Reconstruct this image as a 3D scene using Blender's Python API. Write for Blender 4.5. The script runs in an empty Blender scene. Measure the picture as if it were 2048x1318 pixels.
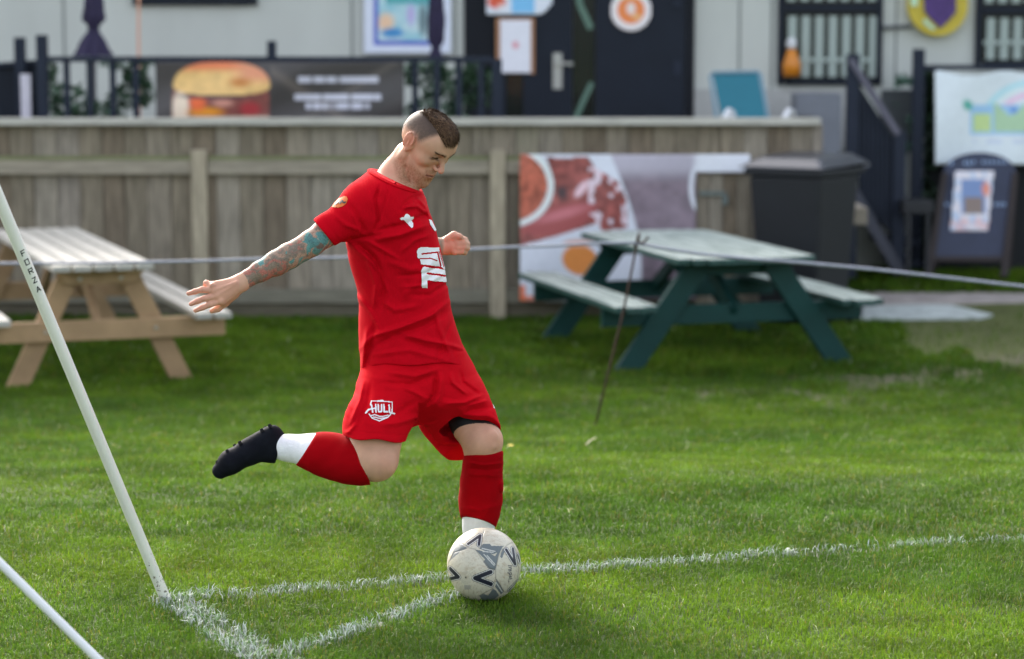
import bpy, math, numpy as np
from math import radians as R, sin, cos, pi
from mathutils import Vector, Matrix
from mathutils.bvhtree import BVHTree
rng = np.random.default_rng(7)

# ------------------------------------------------------------------ camera, sky, sun, exposure
FPX, HCAM, PITCH = 5000.0, 1.715, math.atan(619 / 5000.0)
sc = bpy.context.scene
cam = bpy.data.objects.new('camera', bpy.data.cameras.new('camera'))
sc.collection.objects.link(cam); sc.camera = cam
cam.location = (0, 0, HCAM); cam.rotation_euler = (pi / 2 - PITCH, 0, 0)
cam.data.sensor_width = 36; cam.data.lens = 36 * FPX / 2048
cam.data.clip_start = .1; cam.data.clip_end = 500
cam.data.dof.use_dof = True; cam.data.dof.focus_distance = 7.42; cam.data.dof.aperture_fstop = 2.5
SUN_EL, SUN_AZ = R(28), R(-24)          # behind the scene, to the left
w = bpy.data.worlds.new('World'); sc.world = w; w.use_nodes = True
nt = w.node_tree; sky = nt.nodes.new('ShaderNodeTexSky'); sky.sky_type = 'NISHITA'; sky.sun_disc = False
sky.sun_elevation = SUN_EL; sky.sun_rotation = SUN_AZ; sky.dust_density = 5; sky.air_density = 1.0; sky.ozone_density = 1
hs = nt.nodes.new('ShaderNodeHueSaturation'); hs.inputs['Saturation'].default_value = .45   # thin high cloud
nt.links.new(sky.outputs[0], hs.inputs['Color']); nt.links.new(hs.outputs[0], nt.nodes['Background'].inputs[0]); nt.nodes['Background'].inputs[1].default_value = .15
sl = bpy.data.lights.new('sun', 'SUN'); sl.energy = 1.4; sl.angle = R(16); sl.color = (1, .93, .82)
so = bpy.data.objects.new('sun', sl); sc.collection.objects.link(so)
sdir = Vector((sin(SUN_AZ) * cos(SUN_EL), cos(SUN_AZ) * cos(SUN_EL), sin(SUN_EL)))
so.rotation_euler = sdir.to_track_quat('Z', 'Y').to_euler(); so.location = sdir * 30
sc.view_settings.view_transform = 'Standard'; sc.view_settings.look = 'None'; sc.view_settings.gamma = 1
sc.view_settings.exposure = 2.0
sc.render.engine = 'CYCLES'; sc.cycles.use_denoising = True; sc.cycles.max_bounces = 6
sc.cycles.transparent_max_bounces = 4

# ------------------------------------------------------------------ helpers
CP, SP = cos(PITCH), sin(PITCH)
def ray(px, py):
    xr = (px - 1024) / FPX; yu = -(py - 659) / FPX
    return np.array([xr, CP + yu * SP, -SP + yu * CP])
def P(px, py, Y):                       # the point at distance Y seen at that place of the photograph
    d = ray(px, py); t = Y / d[1]
    return np.array([d[0] * t, Y, HCAM + d[2] * t])
def proj(v):
    v = np.asarray(v, float); r = v - np.array([0, 0, HCAM])
    zc = r[..., 1] * CP - r[..., 2] * SP; yu = r[..., 1] * SP + r[..., 2] * CP
    return 1024 + FPX * r[..., 0] / zc, 659 - FPX * yu / zc
def hz(x, y):                           # the ground falls gently away from the pitch to the fence
    x = np.asarray(x, float); k_ = np.clip((x - 2.7) / .5, 0, 1) * np.clip((np.asarray(y, float) - 20.25) / .3, 0, 1)
    t = np.clip((np.asarray(y, float) - 7.9) / 6.9, 0, 1)
    return -.5 * (t - np.sin(2 * pi * t) / (2 * pi) * .6) + .09 * k_
def G(px, py, zo=0):
    d = ray(px, py); Y = 8.0
    lo, hi = 3.0, 40.0
    for _ in range(50):
        m = (lo + hi) / 2; z = HCAM + d[2] * m / d[1]
        if z > hz(0, m) + zo: lo = m
        else: hi = m
    return P(px, py, lo)
def lin(c):
    c = np.asarray(c, float) / 255.0
    return np.where(c <= .04045, c / 12.92, ((c + .055) / 1.055) ** 2.4)
def Z(*c, g=1.0): return tuple(np.clip(lin(c) * g, 0, .95)) + (1,)
def hsh(ix, iy, s):
    h = np.sin(ix * 127.1 + iy * 311.7 + s * 74.7) * 43758.5453
    return h - np.floor(h)
def vn(x, y, s=0):                      # value noise 0..1
    ix, iy = np.floor(x), np.floor(y); fx, fy = x - ix, y - iy
    fx = fx * fx * (3 - 2 * fx); fy = fy * fy * (3 - 2 * fy)
    a = hsh(ix, iy, s) * (1 - fx) + hsh(ix + 1, iy, s) * fx
    b = hsh(ix, iy + 1, s) * (1 - fx) + hsh(ix + 1, iy + 1, s) * fx
    return a * (1 - fy) + b * fy
def fbm(x, y, s=0, o=3):
    t = 0; a = .5; n = 0
    for k in range(o): t = t + a * vn(x * 2 ** k, y * 2 ** k, s + k * 13); n += a; a *= .5
    return t / n

def mat(name, col, rough=.6, var=.0, scale=8, bump=0, bscale=60, attr=False, stretch=None, spec=.5, metal=0, sss=0, sheen=0, trans=0):
    m = bpy.data.materials.new(name); m.use_nodes = True; t = m.node_tree; b = t.nodes['Principled BSDF']
    b.inputs['Roughness'].default_value = rough; b.inputs['Metallic'].default_value = metal
    b.inputs['Specular IOR Level'].default_value = spec
    if sss:
        b.inputs['Subsurface Weight'].default_value = sss; b.inputs['Subsurface Radius'].default_value = (1, .35, .2)
        b.inputs['Subsurface Scale'].default_value = .012
    if sheen: b.inputs['Sheen Weight'].default_value = sheen
    src = None
    if attr:
        a = t.nodes.new('ShaderNodeAttribute'); a.attribute_name = 'Col'; src = a.outputs['Color']
    tc = t.nodes.new('ShaderNodeTexCoord'); mp = t.nodes.new('ShaderNodeMapping')
    t.links.new(tc.outputs['Object'], mp.inputs[0])
    if stretch: mp.inputs['Scale'].default_value = stretch
    if var:
        n = t.nodes.new('ShaderNodeTexNoise'); n.inputs['Scale'].default_value = scale; n.inputs['Detail'].default_value = 5
        n.inputs['Roughness'].default_value = .6
        t.links.new(mp.outputs[0], n.inputs['Vector'])
        r = t.nodes.new('ShaderNodeMapRange'); r.inputs['From Min'].default_value = .3; r.inputs['From Max'].default_value = .7
        r.inputs['To Min'].default_value = 1 - var; r.inputs['To Max'].default_value = 1 + var
        t.links.new(n.outputs['Fac'], r.inputs['Value'])
        v = t.nodes.new('ShaderNodeVectorMath'); v.operation = 'SCALE'
        if src is not None: t.links.new(src, v.inputs[0])
        else: v.inputs[0].default_value = col[:3]
        t.links.new(r.outputs[0], v.inputs['Scale']); src = v.outputs[0]
    if src is not None: t.links.new(src, b.inputs['Base Color'])
    else: b.inputs['Base Color'].default_value = tuple(col[:3]) + (1,)
    if bump:
        n = t.nodes.new('ShaderNodeTexNoise'); n.inputs['Scale'].default_value = bscale; n.inputs['Detail'].default_value = 4
        t.links.new(mp.outputs[0], n.inputs['Vector'])
        bp = t.nodes.new('ShaderNodeBump'); bp.inputs['Strength'].default_value = bump; bp.inputs['Distance'].default_value = .01
        t.links.new(n.outputs['Fac'], bp.inputs['Height']); t.links.new(bp.outputs[0], b.inputs['Normal'])
    if trans:
        tr = t.nodes.new('ShaderNodeBsdfTranslucent'); mx = t.nodes.new('ShaderNodeMixShader'); mx.inputs[0].default_value = trans
        if src is not None: t.links.new(src, tr.inputs[0])
        else: tr.inputs[0].default_value = tuple(col[:3]) + (1,)
        t.links.new(b.outputs[0], mx.inputs[1]); t.links.new(tr.outputs[0], mx.inputs[2])
        t.links.new(mx.outputs[0], t.nodes['Material Output'].inputs[0])
    return m

def mesh_np(name, V, F, material=None, parent=None, col=None, smooth=False, polysize=None):
    """V (n,3); F list of index lists or (m,k) array"""
    me = bpy.data.meshes.new(name); V = np.asarray(V, np.float32)
    me.vertices.add(len(V)); me.vertices.foreach_set('co', V.ravel())
    if isinstance(F, np.ndarray):
        k = F.shape[1]; m = len(F); me.loops.add(m * k); me.polygons.add(m)
        me.loops.foreach_set('vertex_index', F.astype(np.int32).ravel())
        me.polygons.foreach_set('loop_start', np.arange(0, m * k, k, dtype=np.int32))
    else:
        flat = [i for f in F for i in f]; L = [len(f) for f in F]
        me.loops.add(len(flat)); me.polygons.add(len(F))
        me.loops.foreach_set('vertex_index', flat)
        me.polygons.foreach_set('loop_start', np.r_[0, np.cumsum(L)[:-1]].astype(np.int32))
    me.update(calc_edges=True)
    if col is not None:
        a = me.color_attributes.new('Col', 'FLOAT_COLOR', 'POINT'); c = np.ones((len(V), 4), np.float32); c[:, :3] = col
        a.data.foreach_set('color', c.ravel())
    me.polygons.foreach_set('use_smooth', np.full(len(me.polygons), smooth)); me.validate()
    o = bpy.data.objects.new(name, me); sc.collection.objects.link(o)
    if material: me.materials.append(material)
    if parent is not None: o.parent = parent; o.matrix_parent_inverse = parent.matrix_world.inverted() if parent.get('_w') else Matrix()
    return o
def tag(o, label, cat, group=None):
    o['label'] = label; o['category'] = cat
    if group: o['group'] = group
    return o
def kind(o, k): o['kind'] = k; return o
def empty(name, loc, label, cat, group=None, rz=0):
    o = bpy.data.objects.new(name, None); sc.collection.objects.link(o); o.location = Vector(loc); o.rotation_euler = (0, 0, rz)
    o.empty_display_size = .1
    return tag(o, label, cat, group)
class MB:
    """collects shapes into ONE mesh; coordinates relative to org"""
    def __init__(s, org=(0, 0, 0)): s.v = []; s.f = []; s.c = []; s.org = np.array(org, float)
    def add(s, V, F, c=None):
        n = len(s.v); s.v += [tuple(p) for p in np.asarray(V, float)]; s.f += [[i + n for i in f] for f in F]
        s.c += [tuple(c[:3]) if c is not None else (1, 1, 1)] * len(V); return s
    def box(s, a, b, c=None, M=None):   # corners a, b
        a = np.minimum(a, b) * 1.0 if M is None else np.array(a, float); 
        a0, b0 = np.minimum(a, b), np.maximum(a, b)
        V = np.array([[x, y, z] for x in (a0[0], b0[0]) for y in (a0[1], b0[1]) for z in (a0[2], b0[2])])
        if M is not None: V = V @ np.array(M)[:3, :3].T + np.array(M)[:3, 3]
        return s.add(V, [[0, 1, 3, 2], [4, 6, 7, 5], [0, 4, 5, 1], [2, 3, 7, 6], [0, 2, 6, 4], [1, 5, 7, 3]], c)
    def bar(s, p, q, wd, ht, up=(0, 0, 1), c=None):
        p, q = np.array(p, float), np.array(q, float); d = q - p; L = np.linalg.norm(d); d /= L
        r = np.cross(d, up); r /= np.linalg.norm(r); u = np.cross(r, d)
        M = np.eye(4); M[:3, 0] = d; M[:3, 1] = r; M[:3, 2] = u; M[:3, 3] = p
        return s.box((0, -wd / 2, -ht / 2), (L, wd / 2, ht / 2), c, M)
    def tube(s, pts, r, n=12, c=None, cap=True):
        pts = [np.array(p, float) for p in pts]; r = [r] * len(pts) if np.isscalar(r) else r
        V = []; F = []; ref = np.array([.13, .21, .97])
        for i, p in enumerate(pts):
            t = pts[min(i + 1, len(pts) - 1)] - pts[max(i - 1, 0)]; t /= np.linalg.norm(t) + 1e-9
            if abs(t @ ref) > .95: ref = np.array([.9, .1, .2])
            a = np.cross(t, ref); a /= np.linalg.norm(a); b = np.cross(t, a)
            for k in range(n): V.append(p + r[i] * (a * cos(2 * pi * k / n) + b * sin(2 * pi * k / n)))
            if i:
                o = (i - 1) * n
                for k in range(n): F.append([o + k, o + (k + 1) % n, o + n + (k + 1) % n, o + n + k])
        if cap: F.append(list(range(n))[::-1]); F.append([len(V) - n + k for k in range(n)])
        return s.add(V, F, c)
    def prism(s, poly, M, th, c=None):  # poly in local xz, thickness along local y
        n = len(poly); V = [(x, 0, z) for x, z in poly] + [(x, th, z) for x, z in poly]
        V = np.array(V, float) @ np.array(M)[:3, :3].T + np.array(M)[:3, 3]
        F = [list(range(n)), [n + i for i in range(n)][::-1]] + [[i, n + i, n + (i + 1) % n, (i + 1) % n] for i in range(n)]
        return s.add(V, F, c)
    def build(s, name, m, parent=None, smooth=False, bevel=0):
        V = np.array(s.v) - s.org
        o = mesh_np(name, V, s.f, m, None, np.array(s.c), smooth)
        if parent is not None: o.parent = parent
        else: o.location = Vector(s.org)
        if bevel:
            b = o.modifiers.new('bevel', 'BEVEL'); b.width = bevel; b.segments = 2; b.limit_method = 'ANGLE'
        return o
def boxY(mb, x0, y0, x1, y1, Y, th, c=None):   # box standing at distance Y, its face given in the photograph's measure
    a = P(x0, (y0 + y1) / 2, Y); b = P(x1, (y0 + y1) / 2, Y); t = P((x0 + x1) / 2, y0, Y); d = P((x0 + x1) / 2, y1, Y)
    return mb.box((a[0], Y, d[2]), (b[0], Y + th, t[2]), c)
def sheet(name, x0, y0, x1, y1, Y, paint, step=3.0, th=.006, m=None, wave=None, parent=None, label=None, cat=None, mask=None):
    """a printed sheet with real thickness; paint(px,py)->rgb"""
    nx, ny = max(2, int((x1 - x0) / step)), max(2, int((y1 - y0) / step))
    px, py = np.meshgrid(np.linspace(x0, x1, nx + 1), np.linspace(y0, y1, ny + 1), indexing='ij')
    d = np.stack([(px - 1024) / FPX, CP - (py - 659) / FPX * SP, -SP - (py - 659) / FPX * CP], -1)
    pts = d * (Y / d[..., 1])[..., None]; pts[..., 2] += HCAM
    c = np.clip(np.stack([np.broadcast_to(q, px.shape) for q in paint(px, py)], -1), 0, .95) if isinstance(paint(px, py), (list, tuple)) else np.clip(paint(px, py), 0, .95)
    if wave is not None: pts[..., 1] += wave(px, py)
    i, j = np.meshgrid(np.arange(nx), np.arange(ny), indexing='ij'); k = ny + 1
    F = np.stack([i * k + j, i * k + j + 1, (i + 1) * k + j + 1, (i + 1) * k + j], -1).reshape(-1, 4)
    org = pts[nx // 2, ny].copy() if parent is None else np.zeros(3)
    V = pts.reshape(-1, 3) - org; C = c.reshape(-1, 3)
    if mask is not None:
        cx = (px[:-1, :-1] + px[1:, 1:]) / 2; cy = (py[:-1, :-1] + py[1:, 1:]) / 2
        F = F[mask(cx, cy).ravel()]; u, inv = np.unique(F, return_inverse=True); V = V[u]; C = C[u]; F = inv.reshape(-1, 4)
    o = mesh_np(name, V, F, m or M_print, None, C, True)
    o.location = Vector(org)
    if parent is not None: o.parent = parent
    s_ = o.modifiers.new('thick', 'SOLIDIFY'); s_.thickness = th; s_.offset = 0
    if label: tag(o, label, cat)
    return o
def inpoly(px, py, poly):
    r = np.zeros(np.shape(px), bool); n = len(poly)
    for i in range(n):
        (x0, y0), (x1, y1) = poly[i], poly[(i + 1) % n]
        if y0 == y1: continue
        c = ((y0 > py) != (y1 > py)) & (px < (x1 - x0) * (py - y0) / (y1 - y0) + x0); r ^= c
    return r
def dseg(px, py, a, b):
    ax, ay = a; dx, dy = b[0] - ax, b[1] - ay; t = np.clip(((px - ax) * dx + (py - ay) * dy) / (dx * dx + dy * dy + 1e-9), 0, 1)
    return np.hypot(px - ax - t * dx, py - ay - t * dy)
def dline(px, py, pts): 
    d = 1e9
    for a, b in zip(pts[:-1], pts[1:]): d = np.minimum(d, dseg(px, py, a, b))
    return d
def mixc(c, col, m): return c * (1 - m[..., None]) + np.asarray(col)[..., :3] * m[..., None] if np.ndim(m) else c
def sm(e0, e1, x): t = np.clip((x - e0) / (e1 - e0), 0, 1); return t * t * (3 - 2 * t)
def ellm(px, py, cx, cy, rx, ry, soft=.12, a=0):
    x, y = px - cx, py - cy; ca, sa = cos(a), sin(a); x, y = x * ca + y * sa, -x * sa + y * ca
    return 1 - sm(1 - soft, 1 + soft, np.hypot(x / rx, y / ry))

M_print = mat('printed_vinyl', (1, 1, 1), .45, .04, 20, attr=True)
GP = 1.5                                # pigment gain from photographed (shaded) colour to base colour
def C_(r, g, b, k=GP): return np.clip(lin((r, g, b)) * k, 0, .9)

# ------------------------------------------------------------------ the ground, the paving, the grass
C0 = G(338, 1203)                                    # the corner
A1 = G(2048, 1081)                                   # a point of the long line
B1 = G(545, 1330)                                    # a point of the short line
dA = (A1 - C0)[:2]; dA /= np.linalg.norm(dA); dB = (B1 - C0)[:2]; dB /= np.linalg.norm(dB)
ARC = [tuple(G(a, b)[:2]) for a, b in ((556, 1312), (620, 1297), (700, 1268), (800, 1233), (900, 1200), (960, 1182), (1010, 1165), (1050, 1146))]
def line_mask(x, y):                                 # 1 on the painted lines
    q = np.stack([x - C0[0], y - C0[1]], -1); LW = .052
    a = q @ dA; b = q @ dB; pa = np.abs(q[..., 0] * dA[1] - q[..., 1] * dA[0]); pb = np.abs(q[..., 0] * dB[1] - q[..., 1] * dB[0])
    wob = (fbm(x * 6, y * 6, 3) - .5) * .03
    m = ((pa + wob < LW * .68) & (a > -.03)) | ((pb + wob < LW * 1.2) & (b > -.02))
    dd = 9.0                                         # the quarter arc, as worn as it is
    for u, v in zip(ARC[:-1], ARC[1:]): dd = np.minimum(dd, dseg(x, y, u, v))
    m |= dd + wob < LW * .7
    return m
def worn(px, py):                                    # how bare the ground is, 0..1
    e = 700 + (px - 1780) * .12 + (vn(px / 60, py / 22, 5) - .5) * 40
    w1 = (px > 1770 + (py - 640) * 1.0 + (vn(px / 30, py / 15, 9) - .5) * 60) & (py < e) & (py > 600)
    band = np.exp(-((py - (790 - (px - 1500) * .11)) / 26) ** 2) * sm(1250, 1600, px) * (vn(px / 45, py / 14, 2) > .42)
    b2 = np.exp(-((py - 800) / 30) ** 2) * sm(900, 1200, px) * (vn(px / 40, py / 10, 4) > .6) * .6
    return np.clip(w1 * 1.0, 0, 1), np.clip(band + b2, 0, 1)
nx, ny = 240, 420
gx = np.r_[-60, -30, -15, -9, np.linspace(-6.5, 6.5, nx), 9, 15, 30, 60]
gy = np.r_[-40, -10, 0, 4, np.linspace(5.6, 21, ny), 24, 30, 60, 200]
X, Y = np.meshgrid(gx, gy, indexing='ij'); Zg = hz(X, Y) + (fbm(X * 1.3, Y * 1.3, 1) - .5) * .02 * (Y > 9)
px, py = proj(np.stack([X, Y, Zg], -1)); w1, w2 = worn(px, py)
n1 = fbm(X * 3, Y * 3, 11)
g0 = np.array([.038, .062, .010]); c = g0 * (.7 + .6 * n1[..., None])
c = c * (1 - w1[..., None]) + np.array([.085, .098, .032]) * (.75 + .5 * fbm(X * 4, Y * 2, 21)[..., None]) * w1[..., None]
c = c * (1 - w2[..., None] * .8) + np.array([.14, .12, .085]) * w2[..., None] * .8
lm = line_mask(X, Y) & (Y < 9.5); c = np.where(lm[..., None], c * .4 + .16, c)
i, j = np.meshgrid(np.arange(len(gx) - 1), np.arange(len(gy) - 1), indexing='ij'); k = len(gy)
F = np.stack([i * k + j, (i + 1) * k + j, (i + 1) * k + j + 1, i * k + j + 1], -1).reshape(-1, 4)
M_ground = mat('lawn_soil', (1, 1, 1), .95, .35, 25, .6, 70, attr=True, spec=.2)
kind(mesh_np('ground', np.stack([X, Y, Zg], -1).reshape(-1, 3), F, M_ground, None, c.reshape(-1, 3), True), 'structure')

M_pave = mat('paving_stone', Z(150, 156, 154, g=1.5), .85, .25, 9, .3, 40, spec=.3)
M_pave2 = mat('pinkish_paving', Z(142, 134, 130, g=1.35), .85, .25, 7, .3, 40, spec=.3)
def gpoly(name, pts, m, zo, label=None):
    V = [G(a, b) for a, b in pts]; V = [(v[0], v[1], hz(0, v[1]) + zo) for v in V]; n = len(V)
    V2 = V + [(x, y, z - .08) for x, y, z in V]
    F = [list(range(n)), list(range(n, 2 * n))[::-1]] + [[i, n + i, n + (i + 1) % n, (i + 1) % n] for i in range(n)]
    return mesh_np(name, V2, F, m)
kind(gpoly('path', [(1640, 577), (1900, 570), (2300, 566), (2300, 622), (2048, 606), (1900, 609), (1800, 612), (1700, 616), (1640, 620)], M_pave2, .012), 'structure')
kind(gpoly('paving_slab', [(1690, 619), (1800, 614), (1900, 614), (1985, 634), (1960, 639), (1740, 641), (1690, 645)], M_pave, .02), 'structure')

def blades(name, x0, x1, y0, y1, dens, wd, hmin, hmax, m, white=None, seed=0, region=None, col=None, extra=0, free=False):
    r = np.random.default_rng(seed); n = int((x1 - x0) * (y1 - y0) * dens)
    x = r.uniform(x0, x1, n); y = r.uniform(y0, y1, n)
    # clumping
    keep = r.random(n) < .55 + .75 * vn(x * 14, y * 14, 3)
    z = hz(x, y); px, py = proj(np.stack([x, y, z], -1)); keep &= (px > -800) & (px < 2850)
    a, b = worn(px, py); keep &= (r.random(n) > a * (0 if free else .97)) & (r.random(n) > b * .75)
    if not free: keep &= ~((py < 646) & (py > 560) & (px > 1660) & (px < 2250) & ~((px > 1930) & (py > 600) & (py < 640)))
    lmk = line_mask(x, y) & (y < 9.6)
    if white is True:
        keep &= lmk & (r.random(n) < .2 + .62 * (fbm(x * 7, y * 7, 8) > .38))
        keep &= (px > 300)
    else: keep &= ~(lmk & (r.random(n) < .38))
    if region is not None: keep &= region(px, py)
    x, y, z, px, py = x[keep], y[keep], z[keep], px[keep], py[keep]; n = len(x)
    tall = .6 + .62 * fbm(x * 2.2, y * 2.2, 31)
    h = r.uniform(hmin, hmax, n) * tall; an = r.uniform(0, 2 * pi, n); be = r.uniform(.2, 1.25, n) * h
    ba = r.uniform(0, 2 * pi, n); ww = wd * r.uniform(.6, 1.2, n)
    ux, uy = np.cos(an) * ww / 2, np.sin(an) * ww / 2; bx, by = np.cos(ba) * be, np.sin(ba) * be
    V = np.empty((n, 5, 3), np.float32)
    V[:, 0] = np.stack([x - ux, y - uy, z - .004], -1); V[:, 1] = np.stack([x + ux, y + uy, z - .004], -1)
    V[:, 2] = np.stack([x + ux * .8 + bx * .35, y + uy * .8 + by * .35, z + h * .62], -1)
    V[:, 3] = np.stack([x - ux * .8 + bx * .35, y - uy * .8 + by * .35, z + h * .62], -1)
    V[:, 4] = np.stack([x + bx, y + by, z + h * (1 - .28 * (be / h) ** 2)], -1)
    base = np.arange(n, dtype=np.int32) * 5
    q = np.stack([base, base + 1, base + 2, base + 3], -1); t = np.stack([base + 3, base + 2, base + 4], -1)
    me = bpy.data.meshes.new(name); me.vertices.add(n * 5); me.vertices.foreach_set('co', V.ravel())
    me.loops.add(n * 7); me.polygons.add(n * 2)
    me.loops.foreach_set('vertex_index', np.concatenate([q, t], 1).ravel())
    ls = np.stack([np.arange(n) * 7, np.arange(n) * 7 + 4], -1).ravel().astype(np.int32); me.polygons.foreach_set('loop_start', ls)
    me.update(calc_edges=True)
    if white: 
        v = r.uniform(.32, .66, n); cc = np.stack([v * .92, v, v * .95], -1); gr = r.random(n) < .38
        cc[gr] = np.array([.2, .32, .14])
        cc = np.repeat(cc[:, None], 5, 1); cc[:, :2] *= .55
    else:
        big = fbm(x * .9, y * 1.3, 41); fine = r.random(n)
        cA, cB, cD = np.array([.058, .128, .010]), np.array([.138, .232, .011]), np.array([.20, .20, .035])
        mmix = np.clip((big - .35) * 1.6 + (fine - .5) * .7, 0, 1)[:, None]
        cc = cA * (1 - mmix) + cB * mmix; dry = (r.random(n) < .035 + .07 * (vn(x * 5, y * 5, 77) > .6)); cc[dry] = cD * r.uniform(.6, 1.1, (dry.sum(), 1))
        hi = r.random(n) < .005; cc[hi] = (.4, .42, .26)
        cc *= (.7 + .6 * vn(x * 7, y * 7, 55))[:, None]
        if extra:
            pass
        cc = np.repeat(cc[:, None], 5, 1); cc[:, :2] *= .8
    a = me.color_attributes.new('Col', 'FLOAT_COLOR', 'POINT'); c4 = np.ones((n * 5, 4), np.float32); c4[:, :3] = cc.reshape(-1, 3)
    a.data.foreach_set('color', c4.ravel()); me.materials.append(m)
    o = bpy.data.objects.new(name, me); sc.collection.objects.link(o); return o
M_grass = mat('grass_blade', (1, 1, 1), .6, attr=True, spec=.18, trans=.4)
M_wgrass = mat('painted_grass_blade', (1, 1, 1), .8, attr=True, spec=.2, trans=.12)
gs = [blades('grass', -3.0, 3.0, 5.75, 8.3, 27000, .0026, .014, .032, M_grass, seed=1),
      blades('grass', -4.0, 4.0, 8.3, 11, 13000, .0036, .015, .034, M_grass, seed=2),
      blades('grass', -5.3, 5.3, 11, 15.5, 6000, .0065, .022, .045, M_grass, seed=3, extra=1),
      blades('grass', -6.4, 6.4, 15.5, 18.55, 3800, .010, .03, .07, M_grass, seed=4, extra=1)]
# the seams between the four densities carry no meaning: they are one lawn
bm_v = [np.empty(len(o.data.vertices) * 3, np.float32) for o in gs]
V = []; LI = []; CO = []; nv = 0
for o in gs:
    me = o.data; v = np.empty(len(me.vertices) * 3, np.float32); me.vertices.foreach_get('co', v); V.append(v)
    l = np.empty(len(me.loops), np.int32); me.loops.foreach_get('vertex_index', l); LI.append(l + nv); nv += len(me.vertices)
    c = np.empty(len(me.vertices) * 4, np.float32); me.color_attributes['Col'].data.foreach_get('color', c); CO.append(c)
me = bpy.data.meshes.new('grass'); me.vertices.add(nv); me.vertices.foreach_set('co', np.concatenate(V)); LI = np.concatenate(LI)
me.loops.add(len(LI)); nb = len(LI) // 7; me.polygons.add(nb * 2); me.loops.foreach_set('vertex_index', LI)
me.polygons.foreach_set('loop_start', np.stack([np.arange(nb) * 7, np.arange(nb) * 7 + 4], -1).ravel().astype(np.int32)); me.update(calc_edges=True)
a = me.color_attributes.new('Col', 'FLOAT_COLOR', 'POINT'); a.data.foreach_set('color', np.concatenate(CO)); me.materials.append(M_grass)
for o in gs: d = o.data; bpy.data.objects.remove(o); bpy.data.meshes.remove(d)
lawn = bpy.data.objects.new('grass', me); sc.collection.objects.link(lawn); kind(lawn, 'stuff')
kind(blades('line_marking', -1.9, 3.4, 5.75, 9.2, 17000, .0042, .02, .042, M_wgrass, white=True, seed=11), 'structure')
# tufts by the path
tf = blades('grass_tuft', 2.8, 4.8, 15.5, 18.6, 6000, .012, .05, .14, M_grass, seed=15,
       region=lambda px, py: (px > 1925) & (py < 640) & (py > 600) & (py < 614 + (px - 1925) * .35))
kind(tf, 'stuff')
kind(blades('bank_grass', 2.7, 5.2, 20.2, 21.4, 2600, .014, .05, .10, M_grass, seed=16, free=True), 'stuff')
# ------------------------------------------------------------------ the clubhouse, its deck and the timber fence
YB, YF, YR = 21.5, 18.5, 18.95
ZG = -.5
M_wall = mat('clubhouse_panel', C_(150, 152, 147, 1.8), .7, .07, 1.6, .05, 30, stretch=(1, 1, .35))
M_navy = mat('navy_coated_metal', C_(30, 38, 52, .7), .6, .12, 5, spec=.25)
M_navy2 = mat('navy_timber_paint', C_(40, 47, 62, .85), .65, .15, 6, stretch=(4, 4, 1), spec=.25)
M_glass = mat('dark_glass', (.012, .016, .014), .12, spec=.6)
M_metal = mat('dull_metal', (.42, .42, .40), .4, metal=.8)
M_white = mat('white_plastic', (.72, .72, .74), .45, .04, 10)
M_roof = mat('roof_felt', (.08, .08, .085), .9, .2, 6)
M_blind = mat('blind_slat', C_(135, 145, 140), .6, attr=False)
M_deck = mat('deck_board', C_(120, 112, 100), .8, .2, 4, stretch=(1, 8, 1))
building = empty('clubhouse', (0, YB, ZG), 'pale grey single storey clubhouse with navy doors and windows behind the timber fence', 'building')
def part(mb, name, m, par, **k):
    mb.org = np.array(par.location); return mb.build(name, m, par, **k)
mb = MB(); WT = 3.9
mb.box((-24, YB, ZG), (16, YB + 5, WT))
wallo = part(mb, 'wall', M_wall, building)
M_seam = mat('seam_sealant', C_(105, 108, 105), .8)
for px_ in (-420, 120, 700, 908, 1480, 1545, 1795, 2200): seams = MB(); boxY(seams, px_, -700, px_ + 4, 300, YB - .006, .01); part(seams, 'panel_seam', M_seam, building)
part(MB().box((-24.3, YB - .35, WT), (16.3, YB + 5.3, WT + .22)), 'roof', M_roof, building)
part(MB().box((-24.3, YB - .39, WT - .02), (16.3, YB - .352, WT + .26)), 'fascia', M_navy, building)
sk = MB(); boxY(sk, 1385, 178, 1700, 300, YB - .04, .038); part(sk, 'skirting', mat('skirting_panel', C_(140, 140, 138, 1.6), .7, .1, 4), building)
def window(x0, y0, x1, y1, blinds, sill=True, tr=None):
    f = MB(); t = 12
    boxY(f, x0, y0, x0 + t, y1, YB - .05, .05); boxY(f, x1 - t, y0, x1, y1, YB - .05, .05)
    boxY(f, x0 + t, y1 - t, x1 - t, y1, YB - .05, .05); boxY(f, x0 + t, y0, x1 - t, y0 + t, YB - .05, .05)
    if tr: boxY(f, x0 + t, tr - 8, x1 - t, tr + 8, YB - .048, .048)
    fo = part(f, 'window', M_navy, building)
    g = MB(); boxY(g, x0 + t, y0 + t, x1 - t, y1 - t, YB - .012, .008); g.org = np.array(building.location); g.build('pane', M_glass, fo)
    if blinds:
        b = MB(); x = x0 + t + 6
        while x < x1 - t - 14:
            boxY(b, x, (tr or y0) + 16, x + 17, y1 - t - 4, YB - .03, .006); 
            if tr: boxY(b, x, y0 + t, x + 17, tr - 14, YB - .03, .006)
            x += 27
        boxY(b, x0 + t, y1 - t - 42, x1 - t, y1 - t - 34, YB - .0365, .005)
        b.org = np.array(building.location); b.build('blind', M_blind, fo)
    return fo
window(262, -330, 512, 10, False)
window(1558, -300, 1768, 170, True, tr=16)
window(1955, -300, 2230, 135, True, tr=20)
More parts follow.
